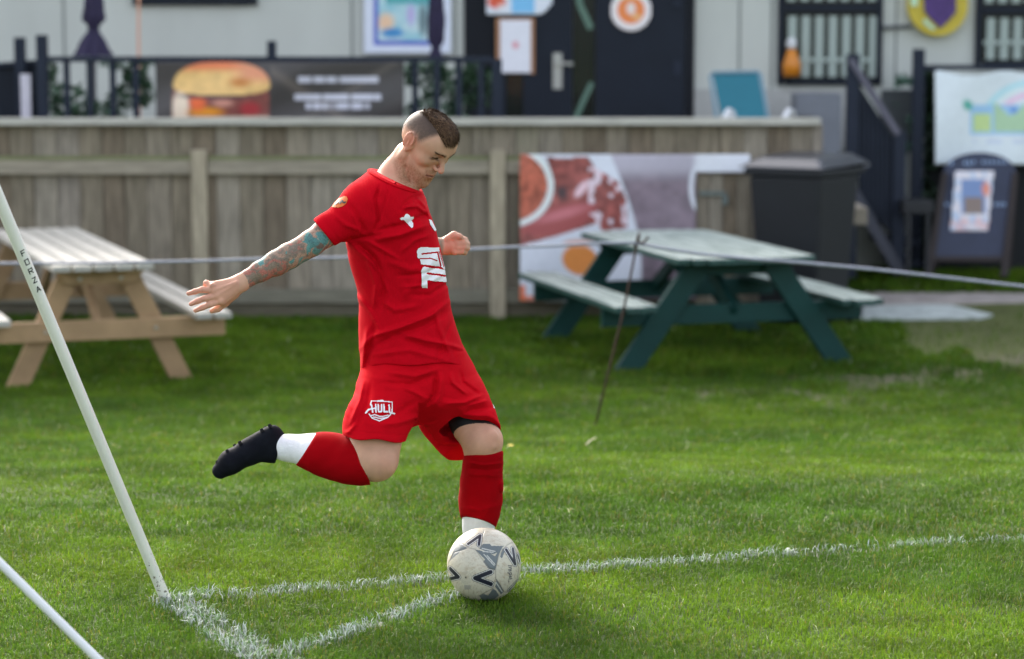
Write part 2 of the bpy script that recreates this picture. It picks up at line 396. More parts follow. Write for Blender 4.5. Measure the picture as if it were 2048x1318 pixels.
# double doors
dr = MB(); boxY(dr, 928, -320, 1002, 300, YB - .03, .03); boxY(dr, 1002, -320, 1390, -300, YB - .03, .03); boxY(dr, 1372, -300, 1390, 300, YB - .05, .05)
part(dr, 'door_frame', mat('door_frame_paint', C_(22, 27, 38, .6), .6, .1, 5, spec=.25), building)
d1 = MB(); boxY(d1, 1003, -299, 1012, 300, YB - .06, .055); boxY(d1, 1046, -299, 1145, 300, YB - .06, .055)
boxY(d1, 1012, -299, 1046, 140, YB - .06, .055)
o1 = part(d1, 'door', M_navy, building); o1['label'] = 'navy door leaf with a silver lever handle'
g = MB(); boxY(g, 1146, -299, 1190, 300, YB - .03, .02); boxY(g, 1012, 141, 1046, 300, YB - .03, .02); g.org = np.array(building.location); g.build('glazing', M_glass, o1)
h = MB(); boxY(h, 1106, 106, 1124, 178, YB - .075, .014); h.bar(P(1115, 126, YB - .12), P(1146, 128, YB - .12), .02, .022); h.bar(P(1115, 126, YB - .07), P(1115, 126, YB - .125), .02, .02)
h.org = np.array(building.location); h.build('handle', M_metal, o1)
lf = MB()
def leaf(mb, pts, wd, Y):
    for (a, b), (c, d) in zip(pts[:-1], pts[1:]): mb.bar(P(a, b, Y), P(c, d, Y), .004, wd, up=(0, 0, 1))
M_sage = mat('sage_reflection', C_(96, 128, 112, .9), .5)  # leaf-shaped green reflection in the glass, built as coloured strips
for pl_, w_ in (([(1150, -60), (1160, 10), (1182, 58)], .055), ([(1184, 165), (1165, 205), (1150, 240)], .045)): lf = MB(); leaf(lf, pl_, w_, YB - .036); lf.org = np.array(building.location); lf.build('glazing_reflection', M_sage, o1)
d2 = MB(); boxY(d2, 1191, -299, 1371, 300, YB - .06, .055); o2 = part(d2, 'door', M_navy, building); o2['label'] = 'navy door leaf with a round orange sign'
for y0_, y1_ in ((122, 152), (2, 14)): h = MB(); boxY(h, 1346, y0_, 1362, y1_, YB - .075, .014); h.org = np.array(building.location); h.build('hinge', M_navy2, o2)
# deck behind the fence
part(MB().box((-14, YF + .12, .20), (P(1690, 200, 20)[0], YB - .07, .32)), 'deck', M_deck, building)

# signs on the wall
def poster1(px, py):
    c = np.broadcast_to(C_(185, 190, 205), px.shape + (3,)).copy()
    c = mixc(c, C_(70, 85, 165), ((px > 746) & (px < 886) & (py < 91)).astype(float))
    i = ((px > 757) & (px < 876) & (py < 81)).astype(float)
    n = fbm(px / 22, py / 18, 5); m = fbm(px / 14, py / 20, 9)
    q = C_(95, 160, 175) * (1 - n[..., None]) + C_(190, 200, 200) * n[..., None]
    q = mixc(q, C_(70, 145, 150), sm(14, 4, py) * (px > 770)); q = mixc(q, C_(210, 170, 140), ellm(px, py, 772, 45, 16, 18, .5)); q = mixc(q, C_(55, 120, 170), ellm(px, py, 785, 66, 22, 10, .4))
    q = mixc(q, C_(90, 110, 115), ellm(px, py, 846, 40, 9, 32, .4)); q = mixc(q, C_(160, 150, 190), ellm(px, py, 822, 30, 8, 20, .6))
    return c * (1 - i[..., None]) + q * i[..., None]
sheet('poster_frame', 728, -150, 902, 107, YB - .05, poster1, 3, .03, label='white framed poster with a blue border on the wall left of the doors', cat='poster')
def poster2(px, py):
    c = np.broadcast_to(C_(190, 195, 205), px.shape + (3,)).copy(); c = mixc(c, C_(190, 75, 50), ellm(px, py, 993, 3, 18, 14, .3)); c = mixc(c, C_(230, 190, 180), ellm(px, py, 1001, 12, 5, 4, .4))
    return mixc(c, C_(105, 165, 205), sm(1020, 1026, px) * sm(1072, 1066, px) * sm(30, 22, py))
sheet('door_poster', 973, -120, 1104, 29, YB - .075, poster2, 3, .008, label='colourful poster on the left door above the white notice', cat='poster',
      mask=lambda a, b: (b < 10) | (a < 1078) | (np.hypot((a - 1072), (b - 2)) < 28))
nb = empty('notice', P(1034, 148, YB - .08), 'white paper notice in a thin wooden frame on the left door', 'notice')
f = MB(); boxY(f, 992, 36, 1000, 148, YB - .09, .025); boxY(f, 1062, 36, 1069, 148, YB - .09, .025); boxY(f, 1000, 36, 1062, 40, YB - .088, .02)
part(f, 'frame', mat('oak_frame', C_(140, 100, 70), .6), nb)
def notice(px, py):
    c = np.broadcast_to(C_(196, 196, 212), px.shape + (3,)).copy(); return mixc(c, C_(190, 120, 130), ellm(px, py, 1031, 90, 6, 7, .5))
s_ = sheet('paper', 1000, 40, 1062, 146, YB - .085, notice, 3, .004); s_.parent = nb; s_.location -= nb.location
def rnd(px, py):
    c = np.broadcast_to(C_(208, 196, 196), px.shape + (3,)).copy(); r = np.hypot(px - 1262, py - 20)
    c = mixc(c, C_(215, 115, 60), sm(29, 26, r)); a = np.arctan2(py - 20, px - 1262)
    c = mixc(c, C_(220, 160, 110), ellm(px, py, 1273, 33, 9, 5, .4)); c = mixc(c, C_(215, 190, 185), ellm(px, py, 1262, 17, 9, 12, .3))
    return c
sheet('round_sign', 1218, -22, 1306, 64, YB - .075, rnd, 2, .01, label='round white sign with an orange ring on the right door', cat='sign', mask=lambda a, b: np.hypot(a - 1262, b - 21) < 41)

# yellow and purple shield shaped box on the wall
sb = empty('wall_shield', P(1875, 70, YB), 'yellow rimmed purple plaque hanging between the two barred windows', 'plaque')
def ring(cx, cy, rx, ry, n=8, a0=pi / 8): return [(cx + rx * cos(a0 + 2 * pi * k / n), cy + ry * sin(a0 + 2 * pi * k / n)) for k in range(n)]
def pprism(mb, pts, Y, th, c=None):
    V = [P(a, b, Y) for a, b in pts]; n = len(V); V += [v + np.array([0, th, 0]) for v in V]
    return mb.add(V, [list(range(n)), list(range(n, 2 * n))[::-1]] + [[i, n + i, n + (i + 1) % n, (i + 1) % n] for i in range(n)], c)
m_ = MB(); pprism(m_, [(1876 + 60 * cos(t), 8 + 64 * sin(t)) for t in np.linspace(0, 2 * pi, 26)[:-1]], YB - .10, .10)
part(m_, 'rim', mat('yellow_plastic', C_(180, 160, 50, 1.3), .5, .1, 8), sb)
m_ = MB(); pprism(m_, [(1849, -40), (1912, -40), (1912, 24), (1898, 40), (1882, 56), (1866, 42), (1849, 22)], YB - .125, .024)
part(m_, 'shield', mat('purple_plastic', C_(66, 40, 100, 1.3), .5, .25, 14), sb)
M_pg = mat('pale_green_print', C_(165, 190, 160), .5)
for pp_ in ([(1820, -30), (1838, -30), (1835, 12), (1822, 12)], [(1850, 36), (1860, 46), (1872, 58), (1864, 60), (1846, 44)]): m_ = MB(); pprism(m_, pp_, YB - .115, .01); part(m_, 'print_panel', M_pg, sb)
m_ = MB(); m_.tube([P(1766, 55, YB - .03), P(1822, 52, YB - .03)], .018, 8); tag(m_.build('pipe', mat('grey_pipe', C_(80, 82, 84), .6)), 'short grey pipe running from the window to the yellow plaque', 'pipe')
# bottle in the window
bt = empty('bottle', P(1583, 152, YB - .1), 'orange bottle standing inside the left barred window', 'bottle')
m_ = MB(); b0, b1 = P(1583, 152, YB - .1), P(1583, 98, YB - .1); hgt = b1[2] - b0[2]
m_.tube([b0, b0 + [0, 0, hgt * .45], b0 + [0, 0, hgt * .8], b1], [.075, .078, .05, .035], 16); part(m_, 'body', mat('orange_liquid_plastic', C_(205, 125, 30, 1.1), .35), bt, smooth=True)
m_ = MB(); m_.tube([b1 + [0, 0, .001], b1 + [0, 0, .06], b1 + [0, 0, .1]], [.04, .045, .012], 12); part(m_, 'cap', M_white, bt, smooth=True)

# ------------------------------------------------------------------ deck railing and things on it
def railing(name, label, posts, rail, balus, Y, M=None):
    e = empty(name, P(posts[0][0], 240, Y), label, 'railing')
    for x0, x1, y0 in posts: m_ = MB(); boxY(m_, x0, y0, x1, 300, Y, .09); part(m_, 'post', M or M_navy2, e)
    m_ = MB(); boxY(m_, rail[0], rail[2], rail[1], rail[2] + 11, Y + .01, .06); part(m_, 'handrail', M or M_navy2, e)
    for x in balus: m_ = MB(); boxY(m_, x, rail[2] + 11, x + 12, 300, Y + .025, .035); part(m_, 'baluster', M or M_navy2, e)
    return e
bal = [x for x in range(128, 320, 46)] + [824 + 44 * k for k in range(4)]
railing('deck_railing', 'navy deck railing with balusters carrying the burger banner', [(74, 94, 70), (535, 552, 82), (984, 1004, 118)], (94, 984, 113), bal, YR)
lp = empty('side_railing', P(20, 240, 19.3), 'dark railing panel at the far left end of the deck', 'railing')
m_ = MB(); boxY(m_, 30, 75, 50, 300, 19.3, .09); part(m_, 'post', M_navy2, lp)
m_ = MB(); boxY(m_, -260, 128, 74, 300, 19.42, .03); part(m_, 'panel', M_navy, lp)
m_ = MB(); m_.bar(P(-260, 150, 19.4), P(72, 124, 19.4), .06, .035); part(m_, 'handrail', M_navy2, lp)
m_ = MB(); boxY(m_, 42, 148, 62, 290, 19.1, .02); tag(m_.build('white_tube', mat('white_tube_plastic', (.7, .66, .75), .5, .1, 20)), 'narrow white board standing by the left railing post', 'board')

def leafmass(name, x0, x1, y0, y1, Y, n, sz, label, seed, dens=None, cols=((60, 88, 62), (95, 120, 100), (35, 60, 40)), dy=.12, cat='hedge'):
    r = np.random.default_rng(seed); e = MB(); a = P(x0, y1, Y); b = P(x1, y0, Y)
    for k in range(n):
        p = np.array([r.uniform(a[0], b[0]), Y + r.uniform(0, dy), r.uniform(a[2], b[2])])
        if vn(p[0] * 7, p[2] * 7, seed) < .3: continue
        t = r.normal(size=3); t /= np.linalg.norm(t); u = np.cross(t, r.normal(size=3)); u /= np.linalg.norm(u); s = sz * r.uniform(.6, 1.2)
        c = np.array(C_(*cols[r.integers(len(cols))])) * r.uniform(.6, 1.1)
        e.add([p - t * s, p + u * s * .45, p + t * s, p - u * s * .45], [[0, 1, 2, 3]], c)
    e.org = np.array([(a[0] + b[0]) / 2, Y, a[2]]); o = e.build(name, M_leaf); return tag(o, label, cat)
M_leaf = mat('artificial_leaf', (1, 1, 1), .45, attr=True, trans=.2)
leafmass('leaf_screen', 96, 322, 124, 290, YR + .1, 1500, .045, 'artificial leaf screen behind the balusters left of the burger banner', 3)
leafmass('leaf_screen', 808, 984, 124, 290, YR + .1, 1100, .045, 'artificial leaf screen behind the balusters right of the burger banner', 4)
def burger(px, py):
    c = np.broadcast_to(C_(54, 50, 50), px.shape + (3,)).copy()
    st = fbm((px + py * 1.6) / 42, (px - py) / 240, 6); c = c * (.7 + .75 * st[..., None])
    t = px / 1.0
    c = mixc(c, C_(105, 95, 88), np.exp(-((px - py * 1.5 - 330) / 16) ** 2) * .45 * (px > 540)); c = mixc(c, C_(95, 88, 82), np.exp(-((px + py * 1.6 - 990) / 12) ** 2) * .4)
    # bun
    body = ((px > 344 + np.clip((235 - py) / 235, 0, 1) * 6) & (px < 537) & (py > 172)).astype(float)
    filling = C_(110, 60, 55) * (.6 + .9 * fbm(px / 13, py / 9, 12)[..., None])
    filling = mixc(filling, C_(205, 185, 165), ellm(px, py, 362, 215, 17, 34, .3)); filling = mixc(filling, C_(215, 130, 35), ellm(px, py, 412, 224, 34, 10, .5))
    filling = mixc(filling, C_(205, 90, 45), ellm(px, py, 396, 205, 16, 16, .5)); filling = mixc(filling, C_(180, 125, 110), ellm(px, py, 446, 206, 20, 7, .5))
    filling = mixc(filling, C_(150, 45, 50), ellm(px, py, 500, 218, 20, 14, .5)); filling = mixc(filling, C_(60, 45, 55), ellm(px, py, 430, 192, 70, 5, .4)); filling = mixc(filling, C_(196, 178, 155), sm(230, 236, py))
    lb = (1 - sm(.9, 1.1, np.abs((px - 441) / 97) ** 5 + np.abs((py - 212) / 52) ** 5)) * (py > 176); c = c * (1 - lb[..., None]) + filling * lb[..., None]
    d = np.abs((px - 443) / 97) ** 2.5 + np.abs((py - 172) / np.where(py < 172, 49.0, 19.0)) ** 2.2
    top = (1 - sm(.93, 1.07, d))
    bun = C_(205, 165, 105) * (.85 + .3 * fbm(px / 14, py / 10, 22)[..., None]); bun = mixc(bun, C_(205, 112, 75), sm(150, 130, py)); bun = mixc(bun, C_(195, 128, 95), sm(450, 500, px) * sm(175, 150, py)); bun = mixc(bun, C_(170, 105, 45), ellm(px, py, 480, 165, 20, 9, .8))
    c = c * (1 - top[..., None]) + bun * top[..., None]
    # three lines of pale lettering, too blurred in the photograph to spell
    for y0, x0, x1, h in ((159, 596, 756, 10), (194, 590, 762, 9), (212, 612, 740, 9)):
        m = ((px > x0) & (px < x1) & (np.abs(py - y0) < h / 2 + 1)).astype(float) * (.45 + .55 * (vn(px / 7, y0 + 0 * px, 3) > .3)) * (vn(px / 26, y0 * 3.1 + 0 * px, 8) > .12)
        c = mixc(c, C_(190, 190, 205), m * .75)
    return c
wv = lambda px, py: .012 * np.sin(px / 38) + .01 * np.sin(py / 20 + px / 60)
sheet('burger_banner', 312, 124, 808, 262, YR - .035, burger, 2.5, .004, label='dark banner with a large burger picture tied to the deck railing', cat='banner', wave=wv)

# closed parasols
def parasol(px_, Y, label, y_tip, y_end, wid, skirt):
    e = empty('parasol', P(px_, 300, Y), label, 'parasol', 'closed parasols on the deck')
    m_ = MB(); m_.tube([P(px_, 300, Y), P(px_, -200, Y)], .022, 10); part(m_, 'pole', mat('parasol_pole', C_(70, 66, 72), .5), e)
    V = []; F = []; ys = np.linspace(-190, y_end, 26); n = 28
    for i, y in enumerate(ys):
        t = (y - y_tip) / (y_end - y_tip); base = P(px_, y, Y)
        rr = wid * (.8 + .2 * sin(y / 30)) if y < y_tip else wid * .45 + (skirt - wid * .45) * t ** .8
        rr = rr if y > y_tip else (wid * .5 if abs(y - y_tip) < 12 else rr)
        for k in range(n):
            a = 2 * pi * k / n; f = 1 + .28 * sin(a * 7 + y / 25)
            V.append(base + np.array([cos(a) * rr * f, sin(a) * rr * f, 0]))
        if i:
            for k in range(n): F.append([(i - 1) * n + k, (i - 1) * n + (k + 1) % n, i * n + (k + 1) % n, i * n + k])
    F.append([k for k in range(n)])
    m_ = MB(); m_.add(V, F); part(m_, 'canopy', mat('purple_canvas', C_(50, 43, 72, .95), .85, .2, 12), e, smooth=True)
    return e
parasol(187, 19.5, 'closed purple parasol with a flared skirt at the left of the deck', 62, 112, .075, .13)
parasol(872, 19.6, 'closed purple parasol in front of the blue bordered poster', 95, 150, .058, .075)
m_ = MB(); m_.tube([P(279, -200, 20.6), P(277, 60, 20.6), P(280, 300, 20.6)], .011, 8); tag(m_.build('cord', mat('orange_cord', C_(190, 140, 115), .6)), 'thin orange cord hanging in front of the grey wall', 'cord')

# teal chair
ch = empty('deck_chair', P(1490, 300, 20.0), 'teal deck chair with white arms standing on the deck', 'chair')
def pbar(mb, a, b, Y0, Y1, w1, w2): mb.bar(P(a[0], a[1], Y0), P(b[0], b[1], Y1), w1, w2); return mb
m_ = MB(); A, B, Cc, D = P(1426, 150, 20.3), P(1516, 148, 20.3), P(1534, 246, 20.0), P(1446, 248, 20.0)
for q in (A, B, Cc, D): pass
m_.add([A, B, Cc, D, A + [0, .015, 0], B + [0, .015, 0], Cc + [0, .015, 0], D + [0, .015, 0]], [[0, 1, 2, 3], [7, 6, 5, 4], [0, 4, 5, 1], [1, 5, 6, 2], [2, 6, 7, 3], [3, 7, 4, 0]])
part(m_, 'backrest', mat('teal_mesh', C_(28, 112, 130, .9), .6, .06, 30), ch)
m_ = MB(); m_.tube([P(1436, 262, 19.95), P(1421, 152, 20.3), P(1426, 146, 20.31), P(1516, 144, 20.31), P(1521, 150, 20.3), P(1540, 262, 19.95)], .016, 8)
part(m_, 'back_frame', mat('pale_teal_tube', C_(120, 150, 165, 1.0), .5), ch, smooth=True)
s2 = P(1490, 262, 19.95); m_ = MB(); m_.box((s2[0] - .24, 19.5, s2[2] - .03), (s2[0] + .24, 19.97, s2[2])); part(m_, 'seat', M_print, ch)
for x in (1457, 1577):
    m_ = MB(); m_.tube([P(x - 8, 262, 19.4), P(x - 8, 236, 19.4), P(x, 222, 19.5), P(x + 8, 226, 19.9), P(x + 8, 246, 19.98)], .026, 10); part(m_, 'armrest', M_white, ch, smooth=True)
    for yy in (19.42, 19.95):
        q = P(x, 262, yy); m_ = MB(); m_.tube([q, (q[0], q[1], .33)], .016, 8); part(m_, 'leg', M_white, ch)
# grey storage box
m_ = MB(); boxY(m_, 1592, 188, 1682, 330, 20.6, .4); tag(m_.build('storage_box', mat('grey_box_plastic', C_(95, 98, 106), .7, .1, 5)), 'plain grey box against the wall below the barred window', 'box')
m_ = MB(); boxY(m_, 1600, 232, 1628, 262, 19.9, .2); tag(m_.build('small_case', mat('dark_case', C_(50, 52, 56), .6), bevel=.01), 'small dark case beside the grey box on the deck', 'case')

# stairs with navy rails, right
YS2 = 20.6
st = empty('stair', P(1760, 556, YS2), 'navy painted stair with a sloping handrail at the end of the deck', 'stair')
for k in range(4): a = P(1700 + k * 30, 300, YS2 + .3)[0]; m_ = MB(); m_.box((a, YS2 + .13, .21 - k * .18), (a + .32, YS2 + .85, .25 - k * .18)); part(m_, 'tread', M_navy2, st)
for x0, y0, y1 in ((1692, 108, 556), (1786, 262, 556)): m_ = MB(); boxY(m_, x0, y0, x0 + 24, y1, YS2, .09); part(m_, 'post', M_navy2, st)
m_ = MB(); m_.bar(P(1700, 118, YS2 + .02), P(1796, 268, YS2 + .02), .08, .05); part(m_, 'handrail', mat('handrail_top_paint', C_(104, 102, 118, .8), .5), st)
m_ = MB(); pprism(m_, [(1717, 168), (1786, 276), (1786, 470), (1717, 400)], YS2 + .04, .02); part(m_, 'side_panel', M_navy, st)
for k in range(7):
    x = 1722 + k * 9; m_ = MB(); pprism(m_, [(x, 170 + (x - 1717) * 1.56), (x + 4, 176 + (x - 1717) * 1.56), (x + 4, 400 + (x - 1717)), (x, 400 + (x - 1717))], YS2 + .025, .012); part(m_, 'baluster', M_navy2, st)
m_ = MB(); m_.bar(P(1700, 372, YS2 - .06), P(1800, 545, YS2 - .06), .05, .09); part(m_, 'stringer', mat('grey_stringer', C_(60, 62, 74, 1.0), .6), st)
rr = empty('landing_railing', P(1840, 556, 20.95), 'tall navy post and rail carrying the white banner', 'railing')
m_ = MB(); boxY(m_, 1824, 98, 1846, 556, 20.95, .1); part(m_, 'post', M_navy2, rr)
m_ = MB(); boxY(m_, 1846, 130, 2300, 140, 20.97, .06); part(m_, 'handrail', M_navy2, rr)
m_ = MB(); boxY(m_, 1846, 330, 2300, 556, 21.1, .03); part(m_, 'side_panel', mat('black_boarding', C_(22, 26, 32, .6), .8), rr)
leafmass('ivy', 1792, 1826, 158, 300, 21.0, 420, .055, 'pale leafy ivy between the stair and the tall navy post', 5, cols=((110, 140, 128), (60, 85, 70)), cat='ivy')
leafmass('ivy', 1846, 1874, 142, 540, 21.0, 1000, .055, 'dark leafy ivy between the tall navy post and the white banner', 6, cols=((30, 46, 34), (50, 72, 52), (20, 30, 20)), cat='ivy', dy=.08)
m_ = MB(); boxY(m_, 1764, 180, 1822, 300, 21.3, .1); tag(m_.build('dark_screen', mat('dark_screen_paint', C_(70, 74, 76, 1), .8)), 'dark low screen on the wall behind the stair', 'screen')
def rainbow(px, py):
    c = np.broadcast_to(C_(192, 200, 212), px.shape + (3,)).copy() * (.93 + .12 * fbm(px / 70, py / 120, 3)[..., None])
    r = np.hypot((px - 2075) / 1.25, py - 250)
    for r0, col in ((86, (150, 195, 215)), (74, (190, 205, 215)), (63, (205, 165, 190))): c = mixc(c, C_(*col), np.exp(-((r - r0) / 5) ** 2) * (py < 215))
    c = mixc(c, C_(130, 170, 200), ((px > 1940) & (py > 210) & (py < 270)).astype(float) * .9)
    c = mixc(c, C_(170, 190, 130), ((px > 1946) & (px < 1984) & (py > 228) & (py < 264)).astype(float)); c = mixc(c, C_(150, 178, 145), ((px > 1990) & (py > 218 + 12 * np.sin(px / 11)) & (py < 264)).astype(float))
    c = mixc(c, C_(70, 150, 135), ellm(px, py, 1935, 210, 9, 11, .4, -.6)); c = mixc(c, C_(90, 130, 185), ellm(px, py, 2028, 220, 8, 7, .4))
    m = ((px > 1948) & (np.abs(py - 283) < 5)).astype(float) * (vn(px / 9, 0 * px, 5) > .3); return mixc(c, C_(165, 175, 195), m * .6)
sheet('white_banner', 1870, 136, 2300, 328, 20.85, rainbow, 3, .004, label='white banner with a rainbow and green lettering hung on the right rail', cat='banner', wave=lambda px, py: .02 * np.sin(px / 30 + py / 50) , mask=lambda a, b: b > 142 + 10 * np.sin((a - 1870) / 45) ** 2)

# ------------------------------------------------------------------ timber fence
M_wood = mat('weathered_timber', (1, 1, 1), .85, .36, 3.6, .25, 30, attr=True, stretch=(9, 9, 1), spec=.25)
M_woodh = mat('weathered_rail', (1, 1, 1), .85, .25, 3.2, .25, 30, attr=True, stretch=(1, 9, 9), spec=.25)
fence = empty('timber_fence', P(1000, 632, YF), 'weathered featheredge timber fence with a flat cap rail along the deck', 'fence')
r = np.random.default_rng(5)
m_ = MB(); px_ = -1500
base = [C_(119, 110, 97), C_(110, 101, 87), C_(125, 117, 105), C_(112, 106, 92), C_(105, 94, 80), C_(120, 112, 102)]
while px_ < 1640:
    wd_ = 46 * r.uniform(.94, 1.06); c = base[r.integers(6)] * r.uniform(.86, 1.08); dy_ = r.uniform(0, .022)
    x1_ = min(px_ + wd_ - 2, 1640)
    a = P(px_, 400, YF)[0]; b = P(x1_, 400, YF)[0]; zt = P(1000, 249, YF)[2]
    zb = P(1000, 606, YF)[2] if b < P(1400, 0, YF)[0] + 3 else P(1000, 606, YF)[2]
    m_.box((a, YF + .05 + dy_, zb), (b, YF + .072 + dy_, zt), c)
    m_.box((b - .004, YF + .08, zb), (b + .022, YF + .09, zt), c * .8)   # board behind the gap
    px_ += wd_
part(m_, 'boards', M_wood, fence)
m_ = MB(); boxY(m_, -1500, 237, 1642, 250, YF - .03, .17, C_(158, 155, 146)); part(m_, 'cap', M_woodh, fence)
m_ = MB()
x = -420
for x0, x1 in ((-1500, 383), (416, 979), (1012, 1046)):
    boxY(m_, x0, 320, x1, 348, YF + .0, .046, C_(130, 122, 108)); boxY(m_, x0, 312, x1, 320, YF - .004, .05, C_(104, 106, 76))
part(m_, 'rail', M_woodh, fence)
m_ = MB()
for x0, x1 in ((-1500, 383), (416, 979), (1012, 1500)): boxY(m_, x0, 578, x1, 606, YF + .0, .046, C_(104, 100, 88))
part(m_, 'rail', M_woodh, fence)
m_ = MB()
for x0, x1 in ((-1500, 383), (416, 979), (1012, 1500)): boxY(m_, x0, 607, x1, 640, YF + .03, .03, C_(84, 78, 66))
part(m_, 'gravel_board', M_woodh, fence)
for x0 in (-1400, -805, -210, 384, 980):
    m_ = MB(); boxY(m_, x0, 300, x0 + 31, 650, YF - .03, .08, C_(140, 130, 112)); part(m_, 'post', M_wood, fence, bevel=.006)
gt = empty('timber_gate', P(1450, 632, YF - .05), 'short timber gate with a metal latch between the food mural and the wheeled bin', 'gate')
m_ = MB()
for k in range(5): boxY(m_, 1392 + k * 27, 340, 1417.5 + k * 27, 632, YF - .05, .03, base[(k * 2) % 6] * (1.0 if k < 4 else .8))
part(m_, 'boards', M_wood, gt)
m_ = MB(); boxY(m_, 1398, 383, 1452, 391, YF - .075, .02); boxY(m_, 1444, 391, 1456, 410, YF - .075, .02); part(m_, 'latch', mat('galvanised', C_(92, 100, 98), .5, metal=.3), gt)
def mural(px, py):
    n = fbm(px / 26, py / 22, 3); n2 = fbm(px / 11, py / 11, 7)
    c = np.broadcast_to(C_(188, 190, 200), px.shape + (3,)).copy()
    food = C_(126, 66, 62) * (.25 + 1.5 * n2[..., None] * (.6 + .8 * n[..., None]))
    fp = [(1092, 312), (1120, 318), (1175, 312), (1190, 335), (1235, 362), (1252, 395), (1256, 456), (1205, 462), (1195, 446), (1120, 470), (1040, 492), (1040, 440), (1075, 420), (1108, 365)]
    m = inpoly(px, py, fp).astype(float); c = c * (1 - m[..., None]) + food * m[..., None]
    c = mixc(c, C_(140, 66, 66) , ellm(px, py, 1120, 438, 78, 27, .15, -.28)); c = mixc(c, C_(172, 98, 104), ellm(px, py, 1125, 428, 50, 9, .7, -.28))
    c = mixc(c, C_(200, 170, 178), ellm(px, py, 1163, 378, 20, 8, .3, -.9)); c = mixc(c, C_(205, 190, 200), (vn(px / 13, py / 13, 19) > .66) * (px > 1178) * m * .8)
    c = mixc(c, C_(60, 45, 50), ellm(px, py, 1124, 385, 11, 12, .6))
    rr_ = np.hypot((px - 1020) / 1.06, py - 372); c = mixc(c, C_(198, 205, 212), sm(84, 81, rr_)); c = c * (1 - sm(72, 70, rr_)[..., None]) + (C_(158, 84, 66) * (.3 + 1.4 * fbm(px / 9, py / 9, 31)[..., None])) * sm(72, 70, rr_)[..., None]
    c = mixc(c, C_(196, 122, 62), ellm(px, py, 1160, 520, 36, 30, .1, .3)); c = mixc(c, C_(190, 150, 140), ellm(px, py, 1158, 486, 30, 7, .3))
    c = mixc(c, C_(205, 100, 60), ((px < 1052) & (py > 570)).astype(float) * .9); c = mixc(c, C_(205, 100, 60), ((px < 1090) & (py > 590)).astype(float) * .8)
    ed = 1215 + 66 * np.sin(np.clip((py - 300) / 360, 0, 1) * pi * .75); m = sm(ed, ed + 4, px)
    wall_ = C_(112, 98, 108) * (.55 + .9 * n[..., None]); wall_ = mixc(wall_, C_(165, 160, 172), sm(372, 330, py) * .8)
    c = c * (1 - m[..., None]) + wall_ * m[..., None]
    c = mixc(c, C_(190, 192, 200), ellm(px, py, 1402, 375, 24, 52, .08) * (1 - ellm(px, py, 1404, 375, 17, 46, .1)) )
    c = mixc(c, C_(195, 196, 205), (py < 344).astype(float) * sm(1380, 1400, px)); return c
sheet('food_mural', 1040, 309, 1500, 602, YF - .105, mural, 3, .006, label='large printed banner showing a plate of breakfast food on the fence', cat='banner',
      mask=lambda a, b: ((a < 1392) | (b < 344)) & ((a < 1262) | (b < 598)), wave=lambda px, py: .008 * np.sin(px / 40 + py / 33))

# ------------------------------------------------------------------ wheeled bin
bn = empty('wheeled_bin', G(1610, 648), 'black wheeled bin with its lid slightly raised beside the fence gate', 'bin')
M_bin = mat('black_bin_plastic', C_(24, 27, 35, .75), .55, .12, 6, .1, 50)
M_binl = mat('lid_plastic', C_(60, 62, 70, 1.1), .28, .1, 6)
cy, sy = cos(R(-33)), sin(R(-33)); cx0 = P(1612, 500, 18.0)[0]
def bl(x, y, z): return np.array([cx0 + x * cy - y * sy, 17.78 + .36 + x * sy + y * cy, z])
zt = P(1612, 352, 17.9)[2]; wx, wy = .285, .33
def frus(mb, ax, ay, z0, bx, by, z1):
    V = [bl(sx * ax, s_ * ay, z0) for sx, s_ in ((-1, -1), (1, -1), (1, 1), (-1, 1))] + [bl(sx * bx, s_ * by, z1) for sx, s_ in ((-1, -1), (1, -1), (1, 1), (-1, 1))]
    mb.add(V, [[3, 2, 1, 0], [4, 5, 6, 7], [0, 1, 5, 4], [1, 2, 6, 5], [2, 3, 7, 6], [3, 0, 4, 7]])
m_ = MB(); frus(m_, wx * .80, wy * .76, ZG + .04, wx, wy, zt); part(m_, 'body', M_bin, bn, bevel=.03)
m_ = MB(); frus(m_, wx + .03, wy + .03, zt, wx + .03, wy + .03, zt + .05); part(m_, 'rim', M_bin, bn, bevel=.012)
m_ = MB(); V = [bl(-wx - .08, -wy - .05, zt + .055), bl(wx + .04, -wy - .05, zt + .055), bl(wx + .05, wy + .09, zt + .075), bl(-wx - .10, wy + .09, zt + .075),
     bl(-wx * .8, -wy * .8, zt + .13), bl(wx * .8, -wy * .8, zt + .13), bl(wx * .8, wy * .9, zt + .15), bl(-wx * .8, wy * .9, zt + .15)]
m_.add(V, [[3, 2, 1, 0], [4, 5, 6, 7], [0, 1, 5, 4], [1, 2, 6, 5], [2, 3, 7, 6], [3, 0, 4, 7]]); part(m_, 'lid', M_binl, bn, bevel=.02)
m_ = MB(); m_.tube([bl(-wx, wy + .09, zt + .06), bl(wx + .02, wy + .09, zt + .06)], .02, 8); m_.tube([bl(wx + .02, wy, zt + .03), bl(wx + .02, wy + .09, zt + .06)], .018, 8); part(m_, 'handle', M_binl, bn, smooth=True)
for s in (-1, 1): m_ = MB(); m_.tube([bl(s * .25, wy * .8, ZG + .11), bl(s * .31, wy * .8, ZG + .11)], .1, 20); part(m_, 'wheel', M_bin, bn)

